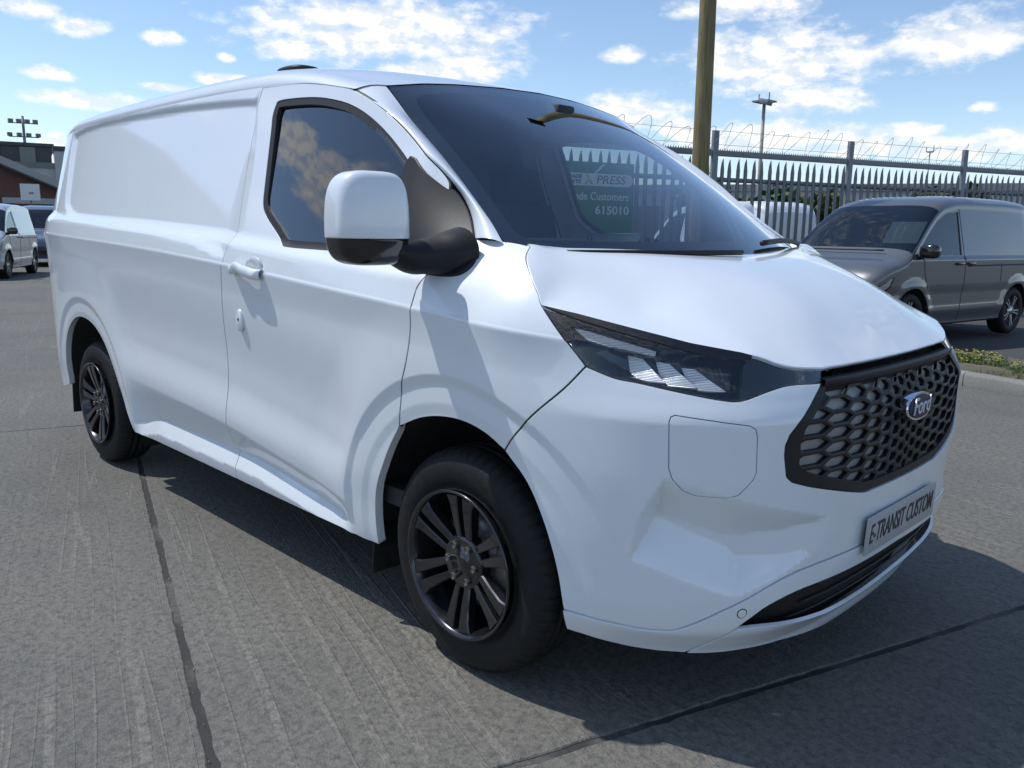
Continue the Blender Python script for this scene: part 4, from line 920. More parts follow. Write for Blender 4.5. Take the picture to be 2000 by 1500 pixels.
def tps_fit(P, f, lam=1e-5):
    n = len(P); d = np.hypot(P[:, None, 0]-P[None, :, 0], P[:, None, 1]-P[None, :, 1])
    K = np.where(d > 0, d*d*np.log(np.maximum(d, 1e-12)), 0)+lam*np.eye(n)
    A = np.zeros((n+3, n+3)); A[:n, :n] = K; A[:n, n] = 1; A[:n, n+1:] = P; A[n, :n] = 1; A[n+1:, :n] = P.T
    w = np.linalg.solve(A, np.concatenate([f, np.zeros(3)])); return P, w
def tps_eval(fit, U):
    P, w = fit; n = len(P); out = np.zeros(len(U))
    for i in range(0, len(U), 4000):
        u = U[i:i+4000]; d = np.hypot(u[:, None, 0]-P[None, :, 0], u[:, None, 1]-P[None, :, 1])
        out[i:i+4000] = np.where(d > 0, d*d*np.log(np.maximum(d, 1e-12)), 0)@w[:n]+w[n]+u@w[n+1:]
    return out
def sym(L): return np.array([(a, s*b, c) for a, b, c in L for s in ((1, -1) if b else (1,))])
HOOD_PTS = sym([(0.84,0,0.986),(0.84,0.25,0.987),(0.83,0.46,0.990),(0.785,0.60,1.003),(0.73,0.675,1.022),(0.63,0.75,1.052),(0.42,0.825,1.096),(0.275,0.885,1.132),
    (0.20,0.872,1.215),(0.132,0.84,1.286),(0.0,0.82,1.325),(0.10,0.5,1.285),(0.10,0.25,1.283),(0.10,0,1.283),(0.35,0,1.252),(0.35,0.3,1.252),(0.35,0.6,1.225),(0.25,0.72,1.243),
    (0.55,0,1.192),(0.55,0.3,1.190),(0.52,0.55,1.160),(0.45,0.72,1.125),(0.70,0,1.108),(0.70,0.3,1.106),(0.66,0.55,1.085)])
_hf = tps_fit(HOOD_PTS[:, :2], HOOD_PTS[:, 2], 2e-4)
def HOOD(U):
    U = np.asarray(U, float); return np.stack([U[:, 0], U[:, 1], tps_eval(_hf, U)], 1)
# windscreen: x as a function of (y, z)
WS_PTS = sym([(0.69,0,0)])
_wsl = [(0.69,1.812,-0.698),(0.72,1.69,-0.536),(0.76,1.518,-0.278),(0.81,1.367,-0.057),(0.84,1.287,0.061),(0.855,1.24,0.13),
    (0.0,1.22,0.375),(0.0,1.30,0.262),(0.0,1.42,0.085),(0.0,1.57,-0.145),(0.0,1.72,-0.385),(0.0,1.86,-0.62),(0.4,1.22,0.325),(0.4,1.42,0.035),(0.4,1.57,-0.19),(0.4,1.72,-0.425),(0.4,1.845,-0.65),(0.66,1.42,-0.065),(0.64,1.57,-0.285),(0.62,1.72,-0.515)]
_wp = np.array([(s*a, b, c) for a, b, c in _wsl for s in ((1, -1) if a else (1,))])
_wf = tps_fit(_wp[:, :2], _wp[:, 2], 1e-4)
def WS(U):
    U = np.asarray(U, float); return np.stack([tps_eval(_wf, U), U[:, 0], U[:, 1]], 1)
# ================================================================ white van
van = empty('white_van', (0, 0, 0), label='large white panel van with honeycomb grille parked in the foreground', cat='van')
def FULL(U):
    U = np.asarray(U, float); s = U[:, 0]; far = s > S_MID
    P = SIDE(np.stack([np.where(far, 2*S_MID-s, s), U[:, 1]], 1)); P[far, 1] *= -1
    return P
def symU(L):
    """outline given for the near half, closed over the centre line"""
    L = [tuple(p) for p in L]; return L+[(2*S_MID-a, b) for a, b in L[::-1] if a < S_MID-1e-6]
def arc_pts(cx, cz, r, a0, a1, n):
    return [(cx+r*math.cos(a), cz+r*math.sin(a)) for a in np.linspace(a0, a1, n)]
# --- traced lines on the skin, in metres (s along the skin, z up)
L_DOORREAR = [(-1.385,1.866),(-1.402,1.76),(-1.405,1.65),(-1.388,1.50),(-1.352,1.33),(-1.350,1.25),(-1.358,1.19),(-1.385,1.09),(-1.408,0.94),(-1.415,0.79),(-1.422,0.69),(-1.430,0.572),(-1.440,0.45),(-1.415,0.39),(-1.413,0.283)]
L_DOORTOP = [(-1.385,1.866),(-1.20,1.858),(-1.04,1.845),(-0.88,1.822),(-0.743,1.789),(-0.531,1.689),(-0.318,1.547),(-0.236,1.480),(-0.212,1.440)]
L_DOORFRONT = [(-0.212,1.440),(-0.196,1.36),(-0.165,1.27),(-0.143,1.20),(-0.158,1.155),(-0.161,1.10),(-0.167,1.04),(-0.192,0.931),(-0.224,0.847),(-0.233,0.798),(-0.248,0.725)]
ARCH_F = [(-0.248,0.725),(-0.30,0.652),(-0.345,0.575),(-0.387,0.49),(-0.407,0.403),(-0.412,0.283)]
ARCH_F2 = [(-0.248,0.725),(-0.146,0.768),(-0.051,0.789),(0.0450,0.7930),(0.1350,0.7770),(0.2112,0.7396)]
ARCH_F3 = [(0.2112,0.7396),(0.2875,0.6634),(0.3432,0.5544),(0.3784,0.4335),(0.3952,0.3196),(0.3988,0.2569)]
ARCH_R = [(-2.545,0.283),(-2.60,0.40),(-2.685,0.57),(-2.80,0.71),(-2.93,0.79),(-3.08,0.822),(-3.23,0.812),(-3.36,0.757),(-3.47,0.665),(-3.545,0.53),(-3.575,0.38)]
L_FENDHOOD = [(0.1564,1.2840),(0.1721,1.2560),(0.2200,1.2171),(0.2763,1.1682),(0.2938,1.1463),(0.3041,1.1344)]
L_HLOUT = [(0.3041,1.1344),(0.3889,1.0529),(0.4466,0.9915)]
L_HLBOT = [(0.4466,0.9915),(0.5220,0.9681),(0.5878,0.9596),(0.7031,0.9410),(0.7907,0.9277),(0.8402,0.9268),(0.9124,0.9458),(0.9865,0.9573),(1.1021,0.9544)]
L_HLTOP = [(0.3041,1.1344),(0.4013,1.1167),(0.5020,1.0961),(0.6001,1.0767),(0.7136,1.0548),(0.8583,1.0341),(0.9208,1.0241),(0.9965,1.0003),(1.1337,0.9866)]
L_FB = [(0.4466,0.9915),(0.3928,0.9305),(0.3122,0.8561),(0.2500,0.7898),(0.2112,0.7396)]
L_GRILLE = [(1.1021,0.9544),(0.9654,0.8394),(0.9617,0.7497),(0.9761,0.7238),(1.0061,0.7104),(1.0832,0.6881),(1.2941,0.6373),(1.3777,0.6320),(S_MID,0.630)]
L_SPLIT = [(0.3952,0.3196),(0.5445,0.3119),(0.6774,0.3121),(0.7357,0.3303),(0.8639,0.3985),(1.0461,0.4660),(1.3767,0.4700),(S_MID,0.474)]
G = 0.0034   # half of a panel gap
def inset(poly, d):
    p = dedupe(poly, 0.004)
    if area2(p) < 0: p = p[::-1]
    a = p-np.roll(p, 1, 0); b = np.roll(p, -1, 0)-p
    na = np.stack([-a[:, 1], a[:, 0]], 1)/(np.linalg.norm(a, axis=1)[:, None]+1e-12); nb = np.stack([-b[:, 1], b[:, 0]], 1)/(np.linalg.norm(b, axis=1)[:, None]+1e-12)
    n = na+nb; L = np.linalg.norm(n, axis=1)[:, None]; n /= np.maximum(L, 0.3); c = np.maximum((n*na).sum(1), 0.5)[:, None]
    return p+n*d/c
def smooth_line(L, n=5): return [tuple(p) for p in catmull(L, n)]
WARP = lambda x: z_crease(x)-1.15
CRL = [[(x_, float(z_crease(np.array([x_]))[0])+d_) for x_ in np.linspace(-4.0, 0.5, 90)] for d_ in (-0.009, -0.0032, 0.0032, 0.009)]
SLL = [[(x_, float(f_(np.array([x_]))[0])+d_) for x_ in np.linspace(-2.5, -0.42, 140)] for f_ in (z_body, z_sill) for d_ in (-0.062, -0.050, -0.040, -0.030, -0.020, -0.012, -0.004, 0.004, 0.012, 0.022)]
SBD = [(z_body, -2.5, -0.42, -0.066, 0.028), (z_sill, -2.5, -0.42, -0.066, 0.028)]
POL_F = (0.0, 0.345, 0.44, 0.66); POL_R = (-3.1, 0.345, 0.47, 0.68)
# --- side panel (cargo body side)
xs = np.linspace(-4.045, -1.385, 60)
gut = [(x, float(z)) for x, z in zip(xs, z_gut(xs))]
rear_edge = [(-4.045, 0.37), (-4.045, 1.0), (-4.045, gut[0][1])]
side_out = gut+smooth_line(L_DOORREAR)[1:]+[(-2.0,0.284)]+smooth_line(ARCH_R)+[(-3.70,0.35),(-4.0,0.36)]+rear_edge[:2]
panel('side_panel', SIDE, inset(side_out, G), M_WHITE, van, step=0.0145, flange=0.03, warp=WARP, polar=[POL_R], lines=CRL+SLL, bands=SBD)
_gx = np.linspace(-4.04, -0.76, 90); _gP = SIDE(np.stack([_gx, z_gut(_gx)], 1))-snormal(SIDE, np.stack([_gx, z_gut(_gx)], 1))*0.0075
for sg in (1, -1): tube_obj('roof_slit_filler', _gP*[1, sg, 1], 0.0075, M_WHITE, van, 8)  # white tube added to stop daylight leaking in and lighten the roof seam
# --- door
WINDOW = [(-1.262,1.745),(-1.255,1.785),(-1.232,1.803),(-1.10,1.800),(-0.949,1.787),(-0.80,1.758),(-0.694,1.722),(-0.60,1.675),(-0.512,1.620),(-0.40,1.540),(-0.315,1.474),(-0.262,1.420),(-0.240,1.34),(-0.225,1.262),(-0.30,1.246),(-0.50,1.246),(-0.70,1.249),(-0.93,1.254),(-0.985,1.266),(-1.05,1.305),(-1.15,1.365),(-1.19,1.41),(-1.208,1.48),(-1.232,1.60),(-1.252,1.70)]
door_out = smooth_line(L_DOORREAR)[::-1]+smooth_line(L_DOORTOP)[1:]+smooth_line(L_DOORFRONT)[1:]+smooth_line(ARCH_F)[1:]
WINDOW = [tuple(q) for q in catmull(WINDOW, 4, True)]
doors = panel('door', SIDE, inset(door_out, G), M_WHITE, van, step=0.0125, holes=[WINDOW], flange=0.03, warp=WARP, polar=[POL_F], lines=CRL+SLL, bands=SBD)
GLASS = inset(catmull(WINDOW, 3, True), 0.026)
for k, d in enumerate(doors):
    pass
seal = panel('window_seal', SIDE, inset(WINDOW, -0.004), M_RUBBER, None, step=0.02, holes=[GLASS], off=-0.003, flange=0.012)
_gu = np.array(resample(GLASS, 0.03)); _gp = SIDE(_gu)
_A = np.stack([np.ones(len(_gu)), _gu[:, 0], _gu[:, 1], 0.35*_gu[:, 0]**2, 0.35*_gu[:, 1]**2], 1); _cf = np.linalg.lstsq(_A[:, :3], _gp[:, 1], rcond=None)[0]
def GLASSF(U):      # almost flat pressed glass
    U = np.asarray(U, float); x, z = U[:, 0], U[:, 1]; return np.stack([x, _cf[0]+_cf[1]*x+_cf[2]*z-0.016*(1-((x+0.72)/0.55)**2)*0.5, z], 1)
glas = panel('window_glass', GLASSF, inset(GLASS, -0.016), M_SIDEGLASS, None, step=0.04, off=-0.016, flange=0.003)
for k in (0, 1): seal[k].parent = doors[k]; glas[k].parent = doors[k]
# --- front fender
PB = [(-0.058,1.300),(0.0000,1.2980),(0.0720,1.2930),(0.1200,1.2880),(0.1564,1.2840)]
fend_out = smooth_line(L_DOORFRONT)[10:]+smooth_line(ARCH_F2)[1:]+smooth_line(L_FB)[::-1][1:]+smooth_line(L_HLOUT)[::-1][1:]+smooth_line(L_FENDHOOD)[::-1][1:]+PB[::-1][1:]+[(-0.10,1.30)]
fenders = panel('front_wing', SIDE, inset(fend_out, G), M_WHITE, van, step=0.0115, flange=0.03, warp=WARP, polar=[POL_F], lines=CRL)
for ln, par in ((L_DOORREAR, doors), (L_DOORTOP, doors), (L_DOORFRONT, doors), (L_FENDHOOD, fenders), (L_FB, fenders)):
    U_ = resample(np.array(smooth_line(ln, 4)), 0.03, False); P_ = SIDE(U_)-snormal(SIDE, U_)*0.0085
    for k, sg in ((0, 1), (1, -1)): tube_obj('gap_shade_tube', P_*[1, sg, 1], 0.0065, M_RUBBER, par[k], 5)  # black tubes added in the panel gaps as painted shade
# --- bumper
FLAP = [(0.6768,0.8914),(0.7634,0.8820),(0.8558,0.8700),(0.8720,0.8598),(0.8775,0.8404),(0.8812,0.7475),(0.8718,0.7277),(0.8402,0.6924),(0.8113,0.6834),(0.7339,0.6855),(0.7045,0.6975),(0.6770,0.7285),(0.6672,0.7560),(0.6622,0.8726),(0.6660,0.8863)]
bump_half = smooth_line(L_HLBOT, 4)+smooth_line(L_GRILLE, 4)[1:]
b_top = bump_half+[(2*S_MID-a, b) for a, b in bump_half[::-1] if a < S_MID-1e-6]
b_bot = smooth_line(L_SPLIT, 4); b_bot = b_bot+[(2*S_MID-a, b) for a, b in b_bot[::-1] if a < S_MID-1e-6]
arch_up = smooth_line(L_FB)[1:]+smooth_line(ARCH_F3[:5])[1:-1]
arch_up_m = [(2*S_MID-a, b) for a, b in arch_up]
FLAP_M = [(2*S_MID-a, b) for a, b in FLAP]
bumper_out = b_top+arch_up_m+b_bot[::-1]+arch_up[::-1]
PLINES = []
_pp, _pw, _ = FRONT_FEATS[0]
for i in (0, 1, 2):
    a_, b_ = np.array(_pp[i]), np.array(_pp[i+1]); t_ = (b_-a_)/np.linalg.norm(b_-a_); n_ = np.array([-t_[1], t_[0]])
    for f_ in (0.0, 0.22, 0.42, 0.62, 0.82, 1.04): PLINES.append([a_+n_*_pw[i]*f_, b_+n_*_pw[i]*f_])
bumper = panel('bumper', FULL, inset(bumper_out, G), M_WHITE, van, step=0.0095, holes=[FLAP], mirror=False, flange=0.03, lines=PLINES)[0]
flap = panel('charge_flap', FULL, inset(FLAP, 0.0042), M_WHITE, bumper, step=0.0125, mirror=False, flange=0.03, edge=0.0016)[0]
Uf = resample(np.array(FLAP), 0.02); tube_obj('gap_shade_tube', list(FULL(Uf)-snormal(FULL, Uf)*0.009)+[(FULL(Uf[:1])-snormal(FULL, Uf[:1])*0.009)[0]], 0.006, M_RUBBER, flap, 5)  # black tube painting the shade inside the flap gap
# --- lower skirt and lip
I_UP = [(0.8718,0.3289),(0.9103,0.3590),(0.9563,0.3871),(1.0416,0.4095),(1.1547,0.4153),(1.3969,0.4150),(S_MID,0.418)]
I_LO = [(0.8738,0.3239),(0.9579,0.3223),(1.1301,0.2955),(1.3817,0.2470),(S_MID,0.240)]
LIPB = [(0.7548,0.2293),(0.9425,0.2321),(1.0962,0.2258),(1.3817,0.1880),(S_MID,0.186)]
def mir(L): return [(2*S_MID-a, b) for a, b in L[::-1] if a < S_MID-1e-6]
sk_low = [(0.3988,0.2569),(0.5369,0.2393),(0.6580,0.2313),(0.7458,0.2297)]+smooth_line(I_UP, 3)
skirt_out = b_bot+mir(sk_low)[::-1][::-1][::-1] if False else b_bot+([(2*S_MID-a, b) for a, b in sk_low[:-1]])+sk_low[::-1]
skirt = panel('bumper_skirt', FULL, inset(skirt_out, G*0.6), M_WHITE, bumper, step=0.0125, mirror=False, off=0.005, flange=0.012)[0]
lip_top = smooth_line(I_LO, 3); lip_out = lip_top+mir(lip_top)+[(2*S_MID-a, b) for a, b in LIPB[:-1]]+LIPB[::-1]
lip = panel('bumper_lip', FULL, lip_out, M_WHITE, bumper, step=0.0125, mirror=False, off=0.006, flange=0.010)[0]
# dark intake behind
intake_out = I_UP+mir(I_UP)+[(2*S_MID-0.95, 0.195), (0.95, 0.195)]
panel('lower_intake', FULL, inset(intake_out, -0.02), M_UNDER, bumper, step=0.03, mirror=False, off=-0.036, flange=0.0)
for zz in (0.30, 0.345, 0.385):
    w = {0.30: 0.5, 0.345: 0.46, 0.385: 0.40}[zz]
    U = np.stack([np.linspace(S_MID-w, S_MID+w, 40), np.full(40, zz)], 1); P = FULL(U)+[-0.028, 0, 0]
    tube_obj('intake_bar', P, 0.004, M_BLKPL, bumper, 6)
# --- bonnet (trimmed height field whose edge follows the wing and headlight lines)
e1 = SIDE(np.array(smooth_line(L_FENDHOOD, 4))); e2 = SIDE(np.array(smooth_line(L_HLTOP, 4)))
bd = [(p[0], -p[1], p[2]) for p in np.concatenate([e1[::3], e2[2::3]])]
inner = [(a, abs(b), c) for a, b, c in HOOD_PTS if b >= 0 and ((abs(b) < 0.5 and a < 0.80) or (a, abs(b)) in ((0.35,0.6),(0.25,0.72),(0.52,0.55),(0.45,0.72),(0.66,0.55)))]
shoulder = [(p[0]-0.01, -p[1]-0.075, p[2]+0.030*min(1, (1.295-p[2])/0.12)) for p in e1[1:-1:5]]
inner = [p for p in inner+shoulder if min(np.hypot(p[0]-q[0], p[1]-q[1]) for q in bd) > 0.06]
xe, ye, ze = e2[-1]
front = [(xe+0.012*(1-(k/4)**2), abs(ye)*k/4, ze-0.004*(1-(k/4)**2)) for k in range(0, 4)]
HP = sym([(a, round(abs(b), 5), c) for a, b, c in bd+front+inner]+[(0.10,0.80,1.287),(0.03,0.80,1.290),(0.02,0.5,1.295),(0.02,0.0,1.293)])
_hf = tps_fit(HP[:, :2], HP[:, 2], 3e-5)
rear = [(0.10,-0.80),(0.16,-0.70),(0.22,-0.5),(0.26,-0.25),(0.27,0.0)]
half = [(p[0], p[1]) for p in e1]+[(p[0], p[1]) for p in e2[1:]]+[(f[0], -f[1]) for f in front[::-1]]
hood_out = rear[::-1]+half; hood_out = hood_out+[(a, -b) for a, b in hood_out[::-1] if abs(b) > 1e-6]
bonnet = panel('bonnet', HOOD, inset(hood_out, 0.003), M_WHITE, van, step=0.016, mirror=False, flange=0.008, edge=0.003)[0]
# --- roof
WS_TOP = [(0.0,1.862),(0.2,1.858),(0.4,1.848),(0.55,1.834),(0.69,1.812)]
wst = WS(np.array(WS_TOP)); roof_front = []
for p in wst:
    x = p[0]-0.004; W = gut_w(np.array([x]))[0]; roof_front.append((x, p[1]/W))
rf = roof_front+[(-0.728, 0.955), (-0.745, 1.0)]
roof_out = [(-4.045, -1.0), (-4.045, 1.0)]
roof_out = [(-4.045, v) for v in np.linspace(-1, 1, 30)]+[(x, 1.0) for x in np.linspace(-4.0, -0.80, 50)]+rf[::-1]+[(a, -b) for a, b in rf[1:]]+[(x, -1.0) for x in np.linspace(-0.80, -4.0, 50)]
def ROOFs(U): return ROOF(np.stack([U[:, 0], np.clip(U[:, 1]*1.0, -1, 1)], 1))
P = []; NX, NV = 120, 61
vv = np.sin(np.linspace(-math.pi/2, math.pi/2, NV)); vv = np.sign(vv)*(1-(1-np.abs(vv))**1.25)
rb = np.array(rf); 
for i in range(NX):
    row = []
    for v in vv:
        xe_ = np.interp(abs(v), rb[:, 1], rb[:, 0]); t = i/(NX-1); row.append((-4.045+(xe_+4.045)*t, v))
    P.append(row)
P = np.array(P); PR = ROOF(P.reshape(-1, 2)).reshape(NX, NV, 3)
_wy = np.array([p[1] for p in WS_TOP]); _wx = np.array([p[0] for p in WS_TOP])
for j in range(NV):
    xe_, ye_, ze_ = PR[-1, j]; zt_ = np.interp(abs(ye_), _wx, _wy) if abs(ye_) < 0.69 else np.interp(abs(ye_), [0.69, 0.80], [1.812, float(z_gut(np.array([-0.745]))[0])])+0.008*math.sin(math.pi*min(1.0, (abs(ye_)-0.69)/0.11))
    PR[:, j, 2] += (zt_+0.003-ze_)*sm(-1.45, xe_, PR[:, j, 0])
roof = grid_obj('roof', PR, M_WHITE, van)
# --- A pillars: loft between the windscreen edge and the door-gap line
outer = SIDE(np.array(catmull([(-0.745,1.790),(-0.531,1.691),(-0.318,1.549),(-0.205,1.454),(-0.125,1.378),(-0.05,1.300)], 8)))
inner_uv = catmull([(-0.693,1.813),(-0.72,1.69),(-0.76,1.518),(-0.81,1.367),(-0.848,1.289)], 10); inn = WS(inner_uv)
def resamp3(P, n):
    d = np.concatenate([[0], np.cumsum(np.linalg.norm(np.diff(P, axis=0), axis=1))]); t = np.linspace(0, d[-1], n)
    return np.stack([np.interp(t, d, P[:, k]) for k in range(3)], 1)
no = 60; A_ = resamp3(outer, no); B_ = resamp3(inn, no)
Pp = np.zeros((no, 13, 3))
for k in range(13):
    t = k/12; bul = (0.020*(4*t*(1-t))*sm(-4, 22, np.arange(no)))[:, None]; q = A_*(1-t)+B_*t+np.array([0, 0, 1.0])*(0.008*math.sin(math.pi*t)*np.exp(-np.arange(no)/8.0))[:, None]
    n = np.array([0.62, -0.75, 0.35])/np.linalg.norm([0.62, -0.75, 0.35]); Pp[:, k] = q+n*bul
for sgn in (1, -1):
    Q = np.concatenate([(Pp[:1]+(Pp[:1]-Pp[3:4])*1.2-[0, 0, 0.016]), Pp-[0, 0, 0.003]*np.exp(-np.arange(no)/6.0)[:, None, None]])*[1, sgn, 1]; pil = grid_obj('windscreen_pillar', Q, M_WHITE, van, flip=(sgn > 0))
    rim = np.stack([Q[:, 0], Q[:, 0]-np.array([0.0, -0.02*sgn, 0.0])-np.array([0.012, 0, 0.01])], 1)
# --- windscreen
ws_half = [(0.0,1.862),(0.2,1.858),(0.4,1.848),(0.55,1.834),(0.69,1.813),(0.72,1.69),(0.76,1.518),(0.81,1.367),(0.845,1.285),(0.85,1.245),(0.6,1.235),(0.3,1.228),(0.0,1.225)]
ws_out = [(-a, b) for a, b in ws_half]+[(a, b) for a, b in ws_half[::-1] if a > 0]
fr_half = [(0.0,1.832),(0.4,1.818),(0.55,1.800),(0.610,1.785),(0.650,1.75),(0.685,1.62),(0.715,1.50),(0.755,1.375),(0.772,1.325),(0.755,1.305),(0.70,1.300),(0.3,1.302),(0.0,1.303)]
fr_in = [(-a, b) for a, b in fr_half]+[(a, b) for a, b in fr_half[::-1] if a > 0]
ws = panel('windscreen', WS, inset(ws_out, 0.003), M_WSGLASS, van, step=0.035, mirror=False, flange=0.004)[0]
panel('windscreen_border', WS, inset(ws_out, 0.004), M_FRIT, ws, step=0.03, holes=[catmull(fr_in, 3, True)], mirror=False, off=-0.006, flange=0.002)
# --- headlights
HL_OUT = smooth_line(L_HLOUT, 4)+smooth_line(L_HLBOT, 4)[1:]
HL_TOP2 = [(0.3041,1.1344),(0.4013,1.1167),(0.5020,1.0961),(0.6001,1.0767),(0.7136,1.0548),(0.8583,1.0341),(0.9209,1.0232),(0.9965,0.9983),(1.1274,0.9849)]
lens_out = HL_OUT+HL_TOP2[::-1][:-1]
def HLHOUSE(U):
    d = sdist(np.asarray(U), np.array(lens_out)); P = SIDE(U); n = snormal(SIDE, np.asarray(U, float)); return P-n*(0.010+0.055*sm(0.0, 0.035, d))[:, None]
lens = panel('headlight', SIDE, inset(lens_out, 0.002), M_LENS, van, step=0.02, off=-0.003, flange=0.012)
house = panel('headlight_housing', HLHOUSE, inset(lens_out, -0.002), M_BLKGL, None, step=0.012, flange=0.0, edge=0.0)
strip_out = [(0.8402,0.9278),(0.9123,0.9467),(0.9865,0.9582),(1.0999,0.9564),(1.1336,0.9846),(0.9965,0.9973),(0.9210,1.0212),(0.8905,1.0277),(0.8630,1.0057),(0.8557,0.9663)]
stp = panel('headlight_trim', SIDE, strip_out, M_BLKGL, None, step=0.0125, off=-0.012, flange=0.02)
eb = [(0.3041,1.1344),(0.4013,1.1177),(0.5020,1.0971),(0.6000,1.0777),(0.7136,1.0557),(0.8582,1.0350),(0.8905,1.0277),(0.8815,1.0167),(0.7147,1.0370),(0.6008,1.0608),(0.5024,1.0822),(0.4016,1.1067)]
brow = panel('headlight_brow', SIDE, eb, M_BLKGL, None, step=0.0125, off=0.001, flange=0.012)
for k in (0, 1):
    for q in (house, stp, brow): q[k].parent = lens[k]
def HLIN(dep):
    def f(U):
        n = snormal(SIDE, np.asarray(U, float)); return SIDE(U)-n*dep
    return f
for i, (a0, a1, b0, b1, c0, c1) in enumerate([((0.560,1.020),(0.585,1.012),(0.640,0.962),(0.600,0.962),0,0),((0.630,1.012),(0.660,1.005),(0.722,0.953),(0.668,0.955),0,0),((0.700,1.000),(0.728,0.994),(0.792,0.944),(0.742,0.945),0,0)]) if False else []:
    pass
REFS = [[(0.5481,1.0317),(0.5874,1.0240),(0.6482,0.9651),(0.5836,0.9705),(0.5556,0.9901)],[(0.6238,1.0243),(0.6613,1.0167),(0.7299,0.9562),(0.6581,0.9632),(0.6327,0.9878)],[(0.6957,1.0131),(0.7323,1.0066),(0.8013,0.9476),(0.7397,0.9534),(0.7097,0.9757)]]
for R_ in REFS:
    def RS(U, R_=R_):
        U = np.asarray(U, float); n = snormal(SIDE, U); lo = min(p[0] for p in R_); w = max(p[0] for p in R_)-lo
        return SIDE(U)-n*(0.052-0.026*np.clip((U[:, 0]-lo)/w, 0, 1)-0.022*np.clip((1.02-U[:, 1])/0.07, 0, 1))[:, None]
    r = panel('reflector', RS, R_, M_REFL, None, step=0.008, flange=0.006, edge=0.001)
    for k in (0, 1): r[k].parent = lens[k]
drl = panel('daytime_light', HLIN(0.022), [(0.4020,1.0908),(0.4423,1.0840),(0.5226,1.0654),(0.5865,1.0508),(0.6211,1.0421),(0.6196,1.0322),(0.5625,1.0427),(0.4931,1.0513),(0.4428,1.0631)], M_REFL, None, step=0.01, flange=0.01)
for k in (0, 1): drl[k].parent = lens[k]
# --- grille: backing, frame, honeycomb, badge
GR_TOP = [(1.1269,0.965),(1.2788,0.965),(1.4322,0.965),(S_MID,0.965)]
gr_half = smooth_line(L_GRILLE, 4); g_out = gr_half+mir(gr_half)+[(2*S_MID-a, b) for a, b in GR_TOP[:-1]]+GR_TOP[::-1]
grille = panel('grille', FULL, inset(g_out, -0.004), M_GRBACK, van, step=0.03, mirror=False, off=-0.026, flange=0.0)[0]
hole_half = [(1.1128,0.9326),(1.0639,0.8948),(1.0195,0.8475),(1.0069,0.8134),(1.0069,0.7598),(1.0290,0.7374),(1.1084,0.7108),(1.3007,0.6601),(1.3918,0.6540),(S_MID,0.652)]
g_in = hole_half+mir(hole_half)+[(2*S_MID-a, b) for a, b in [(1.1214,0.946),(1.2787,0.946)]]+[(S_MID,0.946),(1.2787,0.946),(1.1214,0.946)]
panel('grille_frame', FULL, inset(g_out, 0.001), M_BLKPL, grille, step=0.015, holes=[g_in], mirror=False, off=-0.006, flange=0.045)
g_in = np.array(g_in)
def lat(a):   # lattice coordinate -> s
    return S_MID+np.sign(a)*(np.abs(a)*(0.50+0.95*np.abs(a)))
V = []; F = []
pa = 0.150; hz = 0.0198
for r in range(0, 18):
    zc = 0.624+hz*r
    for q in range(-6, 7):
        a = (q+(0.5 if r % 2 else 0))*pa
        if abs(lat(a)-S_MID) > 0.66: continue
        cen = np.array([[lat(a), zc]])
        if zc+hz > 0.958: continue
        if pip(cen, inset(g_in, -0.028))[0] == False: continue
        sh = 0.62+0.22*min(1, abs(a)/0.40); shy = 0.58+0.12*min(1, abs(a)/0.40)
        hexo = [(pa*0.167,hz),(pa*0.333,0),(pa*0.167,-hz),(-pa*0.167,-hz),(-pa*0.333,0),(-pa*0.167,hz)]
        ins = True
        O = np.array([(lat(a+x), zc+y) for x, y in hexo]); I = np.array([(lat(a+x*sh), zc+y*shy) for x, y in hexo])
        solid = not pip(cen, inset(g_in, -0.006))[0]
        b0 = len(V)
        def at(U, d):
            P = FULL(U); n = snormal(FULL, U); return P-n*d
        V += list(at(O, 0.010))+list(at(I, 0.012))+list(at(I, 0.024))
        for k in range(6):
            k2 = (k+1) % 6
            F.append((b0+k, b0+k2, b0+6+k2, b0+6+k)); F.append((b0+6+k, b0+6+k2, b0+12+k2, b0+12+k))
        if solid: F.append(tuple(b0+6+k for k in range(6)))
hm = mesh_obj('grille_mesh', V, F, M_BLKPL, grille, smooth=False)
# slim black bar under the bonnet edge
Ub = np.stack([np.linspace(1.110, 2*S_MID-1.110, 60), np.full(60, 0.9545)], 1); Pb = FULL(Ub); nb_ = snormal(FULL, Ub)
bar = np.stack([Pb-nb_*0.012+[0, 0, 0.010], Pb+nb_*0.004+[0, 0, 0.006], Pb+nb_*0.006, Pb+nb_*0.003-[0, 0, 0.010], Pb-nb_*0.012-[0, 0, 0.012]], 1)
grid_obj('grille_bar', bar, M_BLKPL, grille)
panel('bonnet_gap_blackout', FULL, [(1.09,0.935),(2*S_MID-1.09,0.935),(2*S_MID-1.09,0.970),(1.09,0.970)], M_UNDER, grille, step=0.04, mirror=False, off=-0.016, flange=0.0)  # unseen black strip added so the gap under the bonnet stays dark
